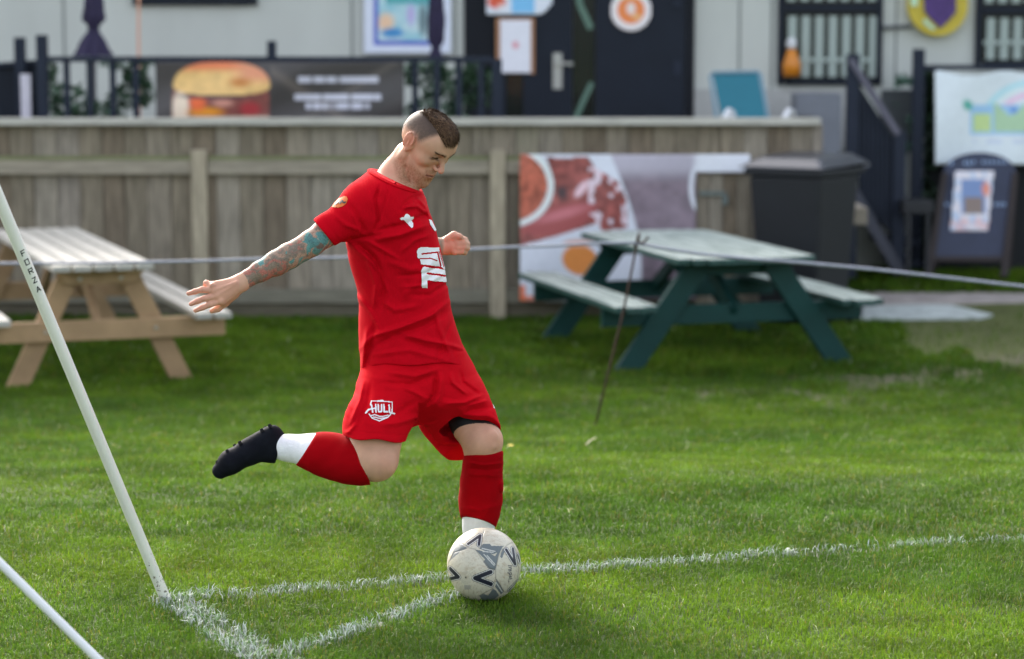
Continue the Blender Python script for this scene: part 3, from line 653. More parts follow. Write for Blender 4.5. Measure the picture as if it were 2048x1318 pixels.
# ------------------------------------------------------------------ chalkboard
cb = empty('pavement_sign', P(1940, 552, 20.45), 'arched chalkboard A frame sign with a pinned poster below the white banner', 'sign')
YC = 20.45
M_cb = mat('chalkboard', C_(56, 62, 84, .95), .7, .15, 5); M_cf = mat('dark_timber_frame', C_(50, 40, 40, .8), .7, .2, 6, stretch=(4, 4, 1))
def cpt(px, py): 
    zf = (552 - py) / 245; return P(px, py, YC + .20 * zf)
def cprism(mb, pts, th=.02, dy=0):
    V = [cpt(a, b) + np.array([0, dy, 0]) for a, b in pts]; n = len(V); V += [v + np.array([0, th, 0]) for v in V]
    mb.add(V, [list(range(n)), list(range(n, 2 * n))[::-1]] + [[i, n + i, n + (i + 1) % n, (i + 1) % n] for i in range(n)])
M_chalk = mat('chalk', C_(120, 138, 165), .9)
arch = [(1960 + 72 * cos(t) , 345 - 40 * sin(t)) for t in np.linspace(0, pi, 16)]
m_ = MB(); cprism(m_, [(2010, 515)] + arch + [(1868, 515)]); part(m_, 'board', M_cb, cb)
m_ = MB(); cprism(m_, [(1849, 550), (1864, 550), (1896, 345), (1884, 345)], .035, -.02); part(m_, 'leg', M_cf, cb)
m_ = MB(); cprism(m_, [(2000, 552), (2015, 552), (2036, 345), (2024, 345)], .035, -.02); part(m_, 'leg', M_cf, cb)
m_ = MB(); cprism(m_, [(1870, 512), (2008, 512), (2009, 522), (1868, 522)], .03, -.012); part(m_, 'crossbar', M_cf, cb)
m_ = MB(); V0 = [P(1868, 550, 20.8), P(1896, 345, YC + .22)]; m_.bar(V0[0], V0[1], .04, .03); part(m_, 'rear_leg', M_cf, cb); m_ = MB(); V0 = [P(2016, 550, 20.8), P(2030, 345, YC + .22)]; m_.bar(V0[0], V0[1], .04, .03); part(m_, 'rear_leg', M_cf, cb)
for x in range(1900, 2020, 9):
    m_ = MB()
    if vn(x * .3, 1.0, 4) > .35: cprism(m_, [(x, 330 - (x > 1940) * 3), (x + 6, 330 - (x > 1940) * 3), (x + 5, 322), (x + 1, 320)], .003, -.004); part(m_, 'chalk_mark', M_chalk, cb)
for x in (1890, 1898, 1990, 1998, 2006):
    m_ = MB(); cprism(m_, [(x, 412), (x + 5, 412), (x + 5, 406), (x, 405)], .003, -.004); part(m_, 'chalk_mark', M_chalk, cb)
def cposter(px, py):
    c = np.broadcast_to(C_(200, 196, 210), px.shape + (3,)).copy(); c = mixc(c, C_(150, 175, 215), (vn(px / 11, py / 13, 3) > .55) * .6)
    c = mixc(c, C_(110, 130, 170), ((px > 1922) & (px < 1972) & (py > 358) & (py < 428)).astype(float)); c = mixc(c, C_(125, 110, 105), ((px > 1928) & (px < 1966) & (py > 395) & (py < 428)).astype(float)); c = mixc(c, C_(205, 130, 110), ellm(px, py, 1972, 378, 8, 14, .4))
    return mixc(c, C_(205, 160, 160), ((py > 436) & (vn(px / 9, py / 7, 9) > .5)).astype(float) * .6)
ps = sheet('poster', 1900, 342, 1988, 462, YC + .07, cposter, 3, .003, mask=lambda a, b: (a > 1902 + (462 - b) * .09 - 2) & (a < 1976 + (462 - b) * .1)); ps.parent = cb; ps.location -= cb.location
m_ = MB(); boxY(m_, 1806, 402, 1868, 428, 20.35, .4); boxY(m_, 1812, 428, 1822, 556, 20.35, .03); boxY(m_, 1850, 428, 1860, 556, 20.35, .03); boxY(m_, 1812, 428, 1822, 552, 20.7, .03); boxY(m_, 1850, 428, 1860, 552, 20.7, .03)
tag(m_.build('low_table', mat('dark_table_plastic', C_(30, 32, 37, .8), .6), bevel=.01), 'small dark table standing left of the chalkboard sign', 'table')
# ------------------------------------------------------------------ picnic tables
def picnic(name, label, FL, FR, BL, h, cols, npl, seat, feet, ext, gap=.008, rz=None, th=.038, mt=None, mtop=None, grp=None, front=1):
    """FL FR BL: pixels of the table top's corners; seat=(inner, outer, height) feet=half spread"""
    fr, fl = G(*FR, h), G(*FL, h); bl_ = G(*BL, h)
    Ld = (bl_ - fl)[:2]; L = np.linalg.norm(Ld); th_ = math.atan2(-Ld[0], Ld[1]); wx_ = np.array([cos(th_), sin(th_)])
    W = abs((fr - fl)[:2] @ wx_); org = (fl[:2] + wx_ * W / 2 + Ld / 2); z0 = ZG
    e = empty(name, (org[0], org[1], z0), label, 'picnic table', grp, rz=th_)
    y0 = -L / 2; r = np.random.default_rng(int(L * 100))
    def P_(mb, nm, m, bv=.004, lab=None): 
        mb.org = np.zeros(3); o = mb.build(nm, m, e, bevel=bv)
        if lab: o['label'] = lab
        return o
    mb = MB(); pw = W / npl
    for k in range(npl):
        x = -W / 2 + k * pw; f = r.uniform(.85, 1.08)
        c = np.array(cols[0]) * f
        cut = .0 if npl < 9 else (.07 if k in (0, npl - 1) else (.03 if k in (1, npl - 2) else 0))
        mb.box((x, y0 + cut, h - th), (x + pw - gap, L / 2 - cut, h), c)
    P_(mb, 'tabletop', mtop or mt)
    for s in (-1, 1):
        mb = MB(); a, b = (seat[0], seat[1]) if s > 0 else (-seat[1], -seat[0]); n = max(2, int(round((b - a) / pw))) if npl < 9 else 4; q = (b - a) / n
        for k in range(n):
            cut = .0 if npl < 9 else (.05 if (k == 0) or (k == n - 1) else 0)
            mb.box((a + k * q, y0 + ext[0] + cut, seat[2] - th), (a + (k + 1) * q - gap, L / 2 - ext[0] - cut, seat[2]), np.array(cols[0]) * r.uniform(.88, 1.08))
        P_(mb, 'seat', mtop or mt)
    for fy in (y0 + ext[1], L / 2 - ext[1]):
        sg = 1 if fy < 0 else -1
        for s in (-1, 1):
            mb = MB(); p = np.array([s * feet, fy, -.05]); q = np.array([s * W * .26, fy, h - th - .002]); mb.bar(p, q, .15 if npl > 8 else .125, .045, up=(0, 1, 0), c=np.array(cols[1]) * r.uniform(.9, 1.05))
            P_(mb, 'leg', mt)
        mb = MB(); mb.box((-seat[1] + .02, fy - sg * .05 * front - .022, seat[2] - th - .125), (seat[1] - .02, fy - sg * .05 * front + .022, seat[2] - th - .002), np.array(cols[1]))
        P_(mb, 'seat_beam', mt)
        mb = MB(); zt = h - th - .002; hw = W / 2 - .02; zb = zt - .095
        mb.prism([(-hw + .0, zt), (hw, zt), (hw - .09, zb), (-hw + .09, zb)], Matrix.Translation((0, fy - sg * .05 * front - .02, 0)), .04, np.array(cols[1])); P_(mb, 'top_beam', mt)
        mb = MB(); mb.bar((0, fy + sg * .02, seat[2] - th - .06), (0, fy + sg * .62, h - th - .02), .09, .04, up=(1, 0, 0), c=np.array(cols[1]) * .9); P_(mb, 'brace', mt)
        for bx_, bz_ in () if front < 0 else ((-.52 * feet - .06, seat[2] - .1), (.52 * feet + .06, seat[2] - .1), (-W * .2, h - .1), (W * .2, h - .1)):
            mb = MB(); mb.tube([(bx_, fy - sg * .072, bz_), (bx_, fy - sg * .085, bz_)], .011, 8); P_(mb, 'bolt', M_metal, 0)
    return e
M_pine = mat('pine_frame', (1, 1, 1), .7, .22, 4, .12, 30, attr=True, stretch=(1, 1, 1), spec=.3)
M_pinet = mat('weathered_pine_top', (1, 1, 1), .6, .14, 5, .15, 30, attr=True, stretch=(8, 1, 1), spec=.5)
M_gr = mat('green_timber_paint', (1, 1, 1), .55, .12, 8, .1, 30, attr=True, spec=.25)
# green top: pale sky sheen painted in streaks on upward faces
M_grt = mat('sheen_green_paint', (1, 1, 1), .45, .12, 6, .1, 40, attr=True, stretch=(16, .7, 1), spec=.6)
t = M_grt.node_tree; b = t.nodes['Principled BSDF']; old = b.inputs['Base Color'].links[0].from_socket
n = t.nodes.new('ShaderNodeTexNoise'); n.inputs['Scale'].default_value = 3.5; n.inputs['Detail'].default_value = 6; mp = [q for q in t.nodes if q.type == 'MAPPING'][0]; t.links.new(mp.outputs[0], n.inputs['Vector'])
g = t.nodes.new('ShaderNodeNewGeometry'); sx = t.nodes.new('ShaderNodeSeparateXYZ'); t.links.new(g.outputs['Normal'], sx.inputs[0])
cr = t.nodes.new('ShaderNodeMapRange'); cr.inputs['From Min'].default_value = .30; cr.inputs['From Max'].default_value = .52; t.links.new(n.outputs['Fac'], cr.inputs['Value'])
up = t.nodes.new('ShaderNodeMath'); up.operation = 'GREATER_THAN'; up.inputs[1].default_value = .8; t.links.new(sx.outputs['Z'], up.inputs[0])
mu = t.nodes.new('ShaderNodeMath'); mu.operation = 'MULTIPLY'; t.links.new(up.outputs[0], mu.inputs[0]); t.links.new(cr.outputs[0], mu.inputs[1])
mx = t.nodes.new('ShaderNodeMix'); mx.data_type = 'RGBA'; t.links.new(mu.outputs[0], mx.inputs['Factor']); t.links.new(old, mx.inputs['A']); mx.inputs['B'].default_value = (.36, .42, .39, 1)
t.links.new(mx.outputs['Result'], b.inputs['Base Color'])
picnic('picnic_table', 'bare pine picnic table on the grass at the left', (106, 533), (318, 528), (-20, 459), .755,
       [(.42, .40, .355), (.37, .24, .13)], 5, (.55, (.79), .44), .53, (.0, .26), gap=.02, mt=M_pine, mtop=M_pinet, grp='picnic tables on the grass')
picnic('picnic_table', 'dark green painted picnic table with pale sheened top on the right', (1364, 520), (1622, 508), (1156, 463), .735,
       [(.014, .062, .055), (.0055, .043, .039)], 10, (.62, .90, .455), .77, (-.06, .28), gap=.004, mt=M_gr, mtop=M_grt, front=-1, grp='picnic tables on the grass')

# ------------------------------------------------------------------ rusty stake, rope
YS = 12.3
sf = G(1189, 858); stake = empty('metal_stake', sf, 'rusty thin metal stake with a hooked top leaning in the lawn', 'stake')
M_rust = mat('rust', (.045, .018, .011), .8, .4, 60, .3, 200)
tp = P(1279, 466, sf[1] - .05)
m_ = MB(); q = lambda t: sf * (1 - t) + tp * t
m_.tube([q(-.03), q(.3) + [.004, 0, 0], q(.6) + [.010, 0, 0], q(.93), q(1) ], [.0062] * 5, 8); part(m_, 'rod', M_rust, stake, smooth=True)
m_ = MB(); hk = P(1272, 489, sf[1] - .05); m_.tube([hk + [-.012, 0, -.01], hk + [.012, 0, .005], hk + [.04, 0, .012], P(1297, 474, sf[1] - .05)], .0065, 8); part(m_, 'hook', M_rust, stake, smooth=True)
m_ = MB(); m_.tube([q(.94), q(.985)], .0095, 10); part(m_, 'collar', M_rust, stake)
M_rope = mat('grey_rope', (.28, .29, .35), .6, .15, 40)
hk = P(1272, 487, sf[1] - .05)
m_ = MB(); rp = [P(a, b, sf[1] - .05 + d) for a, b, d in ((-4200, 430, 0), (-420, 521, 0), (0, 527, 0), (200, 526, 0), (400, 522, 0), (520, 518, 0), (690, 515, 0), (860, 503, 0), (1010, 495, 0), (1120, 491, 0), (1200, 486, 0), (1272, 486, 0))]
m_.tube(rp, .0078, 10); 
m_.tube([P(a, b, sf[1] - .05 + d) for a, b, d in ((1272, 487, 0), (1330, 497, .02), (1400, 508, .03), (1480, 516, .04), (1600, 525, .05), (1750, 539, .06), (1900, 556, .07), (2048, 573, .08), (2500, 632, .1), (5200, 960, .1))], .0088, 10)
tag(m_.build('barrier_rope', M_rope, smooth=True), 'pale grey barrier rope strung past the stake along the whole pitch edge', 'rope')

# ------------------------------------------------------------------ poles at the corner
def shaped(name, p, q, rad, m, label, cat, n=28, segs=30):
    e = empty(name, p, label, cat); m_ = MB(); m_.tube([p * (1 - t) + q * t for t in np.linspace(0, 1, segs)], rad, n)
    o = part(m_, 'shaft', m, e, smooth=True); return e
M_pole = mat('white_pole_plastic', (.82, .81, .76), .38, .03, 8)
t = M_pole.node_tree; b = t.nodes['Principled BSDF']; old = b.inputs['Base Color'].links[0].from_socket
tc = [q for q in t.nodes if q.type == 'TEX_COORD'][0]
n = t.nodes.new('ShaderNodeTexNoise'); n.inputs['Scale'].default_value = 70; n.inputs['Detail'].default_value = 6; n.inputs['Roughness'].default_value = .75; t.links.new(tc.outputs['Object'], n.inputs['Vector'])
sx = t.nodes.new('ShaderNodeSeparateXYZ'); t.links.new(tc.outputs['Object'], sx.inputs[0])
hr = t.nodes.new('ShaderNodeMapRange'); hr.inputs['From Min'].default_value = .0; hr.inputs['From Max'].default_value = .55; hr.inputs['To Min'].default_value = .53; hr.inputs['To Max'].default_value = .80; t.links.new(sx.outputs['Z'], hr.inputs['Value'])
gt_ = t.nodes.new('ShaderNodeMath'); gt_.operation = 'GREATER_THAN'; t.links.new(n.outputs['Fac'], gt_.inputs[0]); t.links.new(hr.outputs[0], gt_.inputs[1])
mx = t.nodes.new('ShaderNodeMix'); mx.data_type = 'RGBA'; t.links.new(gt_.outputs[0], mx.inputs['Factor']); t.links.new(old, mx.inputs['A']); mx.inputs['B'].default_value = (.10, .065, .045, 1)
t.links.new(mx.outputs['Result'], b.inputs['Base Color'])
pb = G(334, 1205); ptop = P(0, 402, 6.62); pdir = ptop - pb; pfull = pb + pdir * 1.42
pole = shaped('corner_post', pb - pdir * .04, pfull, .0165, M_pole, 'white corner post with black FORZA lettering leaning left at the pitch corner', 'corner post')
# lettering FORZA wrapped round the post
pu = pdir / np.linalg.norm(pdir); toC = np.array([0, 0, HCAM]) - pb; toC -= (toC @ pu) * pu; toC /= np.linalg.norm(toC); side = np.cross(pu, toC)
if side[0] < 0: side = -side
GLY = {'F': [[(0, 0), (0, 1)], [(0, 1), (.8, 1)], [(0, .52), (.6, .52)]], 'O': [[(0, .0), (.8, 0), (.8, 1), (0, 1), (0, 0)]],
       'R': [[(0, 0), (0, 1), (.8, 1), (.8, .5), (0, .5)], [(.4, .5), (.8, 0)]], 'Z': [[(0, 1), (.8, 1), (0, 0), (.8, 0)]], 'A': [[(0, 0), (.4, 1), (.8, 0)], [(.15, .35), (.65, .35)]]}
m_ = MB(); lw = .0030; Lh = .0155; Lw = .0135; RR_ = .0168
def onpole(s, a): # s along from base, a arc length towards side
    an = a / RR_; return pb + pu * s + (toC * cos(an) + side * sin(an)) * RR_
Lp = np.linalg.norm(pdir); s_at = lambda py_: Lp * ((1205 - py_) / (1205 - 402.0))
# text reads downwards along the pole, letters' tops point towards the right side
for k, chh in enumerate('FORZA'):
    sc0 = s_at(492.5 + k * 16.7)
    for st_ in GLY[chh]:
        for (u0, v0), (u1, v1) in zip(st_[:-1], st_[1:]):
            for q in range(4):
                t0, t1 = q / 4, (q + 1) / 4
                A_ = (u0 + (u1 - u0) * t0, v0 + (v1 - v0) * t0); B_ = (u0 + (u1 - u0) * t1, v0 + (v1 - v0) * t1)
                f = lambda uv: (sc0 + (uv[1] - .5) * Lh, .0045 + (uv[0] - .4) * Lw)
                (sa, aa), (sb_, ab) = f(A_), f(B_); dx_, dy_ = sb_ - sa, ab - aa; ln = math.hypot(dx_, dy_) + 1e-9; nx_, ny_ = -dy_ / ln * lw / 2, dx_ / ln * lw / 2
                ex, ey = dx_ / ln * lw * .3, dy_ / ln * lw * .3
                m_.add([onpole(sa + nx_ - ex, aa + ny_ - ey), onpole(sb_ + nx_ + ex, ab + ny_ + ey), onpole(sb_ - nx_ + ex, ab - ny_ + ey), onpole(sa - nx_ - ex, aa - ny_ - ey)], [[0, 1, 2, 3]])
part(m_, 'lettering', mat('black_ink', (.012, .012, .015), .5), pole)
a_ = P(196, 1319, 5.95); b_ = P(0, 1126, 5.95); dd_ = a_ - b_; end_ = a_ + dd_ * ((a_[2] - 0) / (-dd_[2])) if dd_[2] < 0 else a_
shaped('guard_pole', end_, b_ - dd_ * 1.6, .0105, mat('white_rod_plastic', (.74, .74, .76), .35), 'plain white pole slanting across the bottom left corner nearest the viewer', 'pole', segs=8)

# ------------------------------------------------------------------ ball
bc = P(968, 1124, 7.29); bc[2] = .108; BR = .11
u = np.linspace(0, 2 * pi, 513)[:-1]; v = np.linspace(0, pi, 257)
U_, V_ = np.meshgrid(u, v[1:-1], indexing='ij')
dirs = np.stack([np.sin(V_) * np.cos(U_), np.sin(V_) * np.sin(U_), np.cos(V_)], -1)
dirs = np.concatenate([dirs.reshape(-1, 3), [[0, 0, 1], [0, 0, -1]]]); nv_ = 255
i, j = np.meshgrid(np.arange(512), np.arange(nv_ - 1), indexing='ij'); i2 = (i + 1) % 512
Fq = np.stack([i * nv_ + j, i * nv_ + j + 1, i2 * nv_ + j + 1, i2 * nv_ + j], -1).reshape(-1, 4)
Ft = [[512 * nv_, k * nv_, ((k + 1) % 512) * nv_] for k in range(512)] + [[512 * nv_ + 1, ((k + 1) % 512) * nv_ + nv_ - 1, k * nv_ + nv_ - 1] for k in range(512)]
tc_ = np.array([0, 0, HCAM]) - bc; tc_ /= np.linalg.norm(tc_); bx_ = np.cross(tc_, [0, 0, 1]); bx_ /= -np.linalg.norm(bx_); by_ = np.cross(tc_, bx_); by_ = by_ if by_[2] > 0 else -by_
bx_ = bx_ if bx_[0] > 0 else -bx_
fx, fy, fz = dirs @ bx_, dirs @ by_, dirs @ tc_
sgn = np.where(fz >= 0, 1, -1)
qx, qy = 650 + 374 * fx * sgn, 822 - 374 * fy         # measured on the enlarged photograph of the ball
nz = fbm(dirs[:, 0] * 9 + 5, dirs[:, 1] * 9 + dirs[:, 2] * 11, 3, 4); nz2 = fbm(dirs[:, 0] * 30, dirs[:, 1] * 30 + dirs[:, 2] * 33, 5)
bcol = np.array([.60, .55, .44]) * (.84 + .22 * nz[:, None]); dirt = sm(.52, .75, nz) * .5; bcol = bcol * (1 - dirt[:, None]) + np.array([.36, .27, .18]) * dirt[:, None]
bcol = mixc(bcol, np.array([.30, .22, .14]), (nz2 > .70).astype(float) * .45)
grey = [[(400, 590), (480, 655), (380, 665), (350, 660)], [(490, 655), (350, 660), (300, 790), (380, 720), (420, 685)], [(620, 640), (640, 615), (710, 615), (725, 635), (850, 635), (790, 700), (740, 720), (690, 700), (600, 660)],
        [(560, 670), (700, 700), (760, 740), (790, 690), (835, 650), (800, 720), (770, 860), (690, 860), (640, 790), (660, 770)], [(650, 790), (760, 800), (765, 880), (740, 870), (690, 860)], [(835, 660), (870, 660), (830, 760), (810, 745)],
        [(770, 960), (800, 1000), (850, 1090), (820, 1120), (760, 1040), (770, 1010)], [(600, 1130), (640, 1110), (690, 1130), (740, 1060), (770, 1080), (800, 1130), (740, 1180), (640, 1190)], [(310, 1040), (345, 1080), (390, 1110), (370, 1120), (320, 1060)]]
for g_ in grey: bcol = mixc(bcol, np.array([.13, .15, .155]), inpoly(qx, qy, g_).astype(float))
for a, b in (((640, 690), (740, 700)), ((650, 720), (750, 830)), ((680, 730), (760, 820)), ((630, 660), (760, 690)), ((770, 1000), (830, 1090))): bcol = mixc(bcol, np.array([.5, .49, .45]), (dseg(qx, qy, a, b) < 5).astype(float))
def vee(pts, w0=17):
    global bcol
    d = dline(qx, qy, pts); bcol = mixc(bcol, np.array([.02, .02, .035]), (d < w0 + 8).astype(float)); bcol = mixc(bcol, np.array([.62, .6, .56]), (d < w0 + 3).astype(float)); bcol = mixc(bcol, np.array([.015, .016, .03]), (d < w0 - 4).astype(float))
vee([(716, 895), (560, 955), (718, 1015)], 25); vee([(308, 860), (392, 944), (312, 962)], 22); vee([(492, 614), (612, 530), (600, 622)], 18); vee([(872, 672), (962, 820), (940, 660)], 17); vee([(985, 990), (900, 1080)], 10); vee([(990, 720), (1012, 800)], 10)
for r_, wd_ in ((14, 99), (26, 2), (40, 3), (52, 2), (60, 2)):
    rr_ = np.hypot(qx - 468, qy - 948); bcol = mixc(bcol, np.array([.40, .37, .32]) if wd_ < 90 else np.array([.3, .27, .22]), ((np.abs(rr_ - r_) < wd_) if wd_ < 90 else rr_ < r_).astype(float) * .8)
bcol = mixc(bcol, np.array([.02, .02, .02]), (np.hypot(qx - 468, qy - 948) < 7).astype(float)); bcol = mixc(bcol, np.array([.33, .31, .29]), inpoly(qx, qy, [(450, 1020), (515, 1030), (520, 1065), (455, 1070)]).astype(float) * .8)
# the word on the right panel, reading down
def stroke(pts, wd=5):
    global bcol
    bcol = mixc(bcol, np.array([.09, .09, .1]), (dline(qx, qy, pts) < wd).astype(float))
stroke([(893, 832), (930, 836)]); stroke([(895, 870), (922, 866), (922, 852), (900, 850)]); stroke([(922, 866), (922, 882), (898, 886)])
stroke([(885, 905), (922, 904), (924, 920), (904, 922), (902, 906)]); stroke([(914, 934), (914, 950), (902, 950), (902, 934), (922, 934), (924, 950)], 4); stroke([(898, 966), (930, 962), ], 5); stroke([(898, 980), (898, 996)], 4)
seams_ = [[(400, 590), (490, 655), (560, 668), (700, 860), (762, 880)], [(620, 640), (640, 520), (655, 478)], [(762, 880), (765, 960), (740, 1060), (600, 1140)], [(762, 880), (800, 730), (880, 630), (940, 600)], [(765, 960), (850, 1100), (900, 1100)], [(940, 600), (985, 720), (1000, 880), (980, 990), (900, 1100)], [(490, 655), (350, 700), (295, 800), (290, 950), (340, 1080), (500, 1150)]]
gro = np.zeros(len(dirs))
for s__ in seams_: gro = np.maximum(gro, np.exp(-(dline(qx, qy, s__) / 6) ** 2))
bcol = mixc(bcol, np.array([.22, .2, .17]), gro * .6)
ball = mesh_np('football', dirs * (BR - .0012 * gro[:, None]), [list(f) for f in Fq.tolist()] + Ft, mat('scuffed_ball_leather', (1, 1, 1), .42, .05, 40, .08, 120, attr=True, spec=.45), None, bcol, True)
ball.location = Vector(bc); tag(ball, 'scuffed white football with grey patches and black V marks on the corner arc', 'football')

# dandelion and a dry stalk in the lawn
fp = G(1021, 911); m_ = MB(fp)
for k in range(14):
    a = 2 * pi * k / 14; d = np.array([cos(a), sin(a), 0]); pd = np.array([-sin(a), cos(a), 0]); t_ = fp + [0, 0, .045]
    m_.add([t_, t_ + d * .008 + pd * .004, t_ + d * .016 + [0, 0, .003], t_ + d * .008 - pd * .004], [[0, 1, 2, 3]], (.75, .55, .02))
m_.tube([fp, fp + [0, 0, .045]], .0015, 6, (.08, .2, .03)); tag(m_.build('dandelion', mat('petal', (1, 1, 1), .6, attr=True)), 'tiny yellow dandelion in the lawn right of the standing knee', 'flower')
t0, t1 = G(1172, 889, .03), G(1192, 876, .045); m_ = MB(t0); m_.tube([t0, (t0 + t1) / 2 + [0, 0, .006], t1], .003, 6); tag(m_.build('dry_stalk', mat('straw', (.5, .45, .28), .7)), 'pale dry stalk lying on the lawn below the rusty stake', 'stalk')
# ------------------------------------------------------------------ the footballer: smooth blended volumes turned into one surface
def smin(a, b, k):
    if k <= 0: return np.minimum(a, b)
    h = np.maximum(k - np.abs(a - b), 0) / k
    return np.minimum(a, b) - h * h * k * .25
def smax(a, b, k): return -smin(-a, -b, k)
def cap(a, b, ra, rb, k=.02, flat=None, op='u'):
    a, b = np.array(a, float), np.array(b, float); ab = b - a; L2 = ab @ ab + 1e-12
    def f(p):
        q = p - a
        if flat is not None: n_ = np.array(flat[:3]); n_ = n_ / np.linalg.norm(n_); q = q + n_ * ((q @ n_) - np.clip((q @ ab) / L2, 0, 1) * (ab @ n_))[..., None] * (1 / flat[3] - 1)
        t = np.clip((q @ ab) / L2, 0, 1)
        return np.linalg.norm(q - t[..., None] * ab, axis=-1) - (ra + (rb - ra) * t)
    return (f, (a + b) / 2, np.sqrt(L2) / 2 + max(ra, rb), k, op)
def chain(pts, k=.02, **kw): return [cap(p[0], q[0], p[1], q[1], k, **kw) for p, q in zip(pts[:-1], pts[1:])]
def ell(c, r, k=.02, Rm=None, op='u'):
    c = np.array(c, float); r = np.array(r, float)
    def f(p):
        q = p - c
        if Rm is not None: q = q @ Rm
        k0 = np.linalg.norm(q / r, axis=-1); k1 = np.linalg.norm(q / (r * r), axis=-1) + 1e-9
        return k0 * (k0 - 1) / k1
    return (f, c, r.max(), k, op)
def plane(pts, keep):                    # half space through three points, d<0 on the side of keep
    a, b, c = [np.array(q) for q in pts]; n_ = np.cross(b - a, c - a); n_ /= np.linalg.norm(n_)
    if (np.array(keep) - a) @ n_ > 0: n_ = -n_
    return a, n_
def smooth_rows(rows, Y):                # rows: (py, xl, xr, yc, b)
    rows = np.array(rows, float); ys = np.arange(rows[0, 0], rows[-1, 0] + .1, 1.0)
    o = [np.interp(ys, rows[:, 0], rows[:, q]) for q in range(1, 5)]
    ker = np.exp(-(np.arange(-18, 19) / 8.0) ** 2); ker /= ker.sum()
    o = [np.convolve(np.pad(q, 18, mode='reflect', reflect_type='odd'), ker, 'valid') for q in o]
    z = np.array([P(900, y, Y)[2] for y in ys]); xl = np.array([P(x, y, Y)[0] for x, y in zip(o[0], ys)]); xr = np.array([P(x, y, Y)[0] for x, y in zip(o[1], ys)])
    return z[::-1], ((xl + xr) / 2)[::-1], ((xr - xl) / 2)[::-1], o[2][::-1], o[3][::-1]
def slices(rows, Y, k=.03, e=2.3):
    z, xc, a, yc, b = smooth_rows(rows, Y)
    def f(p):
        pz = p[..., 2]; A, B = np.interp(pz, z, a), np.interp(pz, z, b)
        q = (np.abs((p[..., 0] - np.interp(pz, z, xc)) / A) ** e + np.abs((p[..., 1] - np.interp(pz, z, yc)) / B) ** e) ** (1 / e)
        d = (q - 1) * np.minimum(A, B) * .95
        return np.maximum(d, np.maximum(z[0] - pz, pz - z[-1]))
    c = np.array([xc.mean(), yc.mean(), z.mean()]); return (f, c, (z[-1] - z[0]) / 2 + max(a.max(), b.max()), k, 'u')
def evalsdf(prims, pts, bc_, br, post=None):
    d = np.full(pts.shape[:-1], .5, np.float32)
    for f, c, r, k, op in prims:
        m = np.linalg.norm(bc_ - c, axis=-1) < br + r * 1.05 + k + .03
        if not m.any(): continue
        v = f(pts[m]); d[m] = smin(d[m], v, k) if op == 'u' else smax(d[m], -v, k)
    if post is not None: d = post(pts, d)
    return d
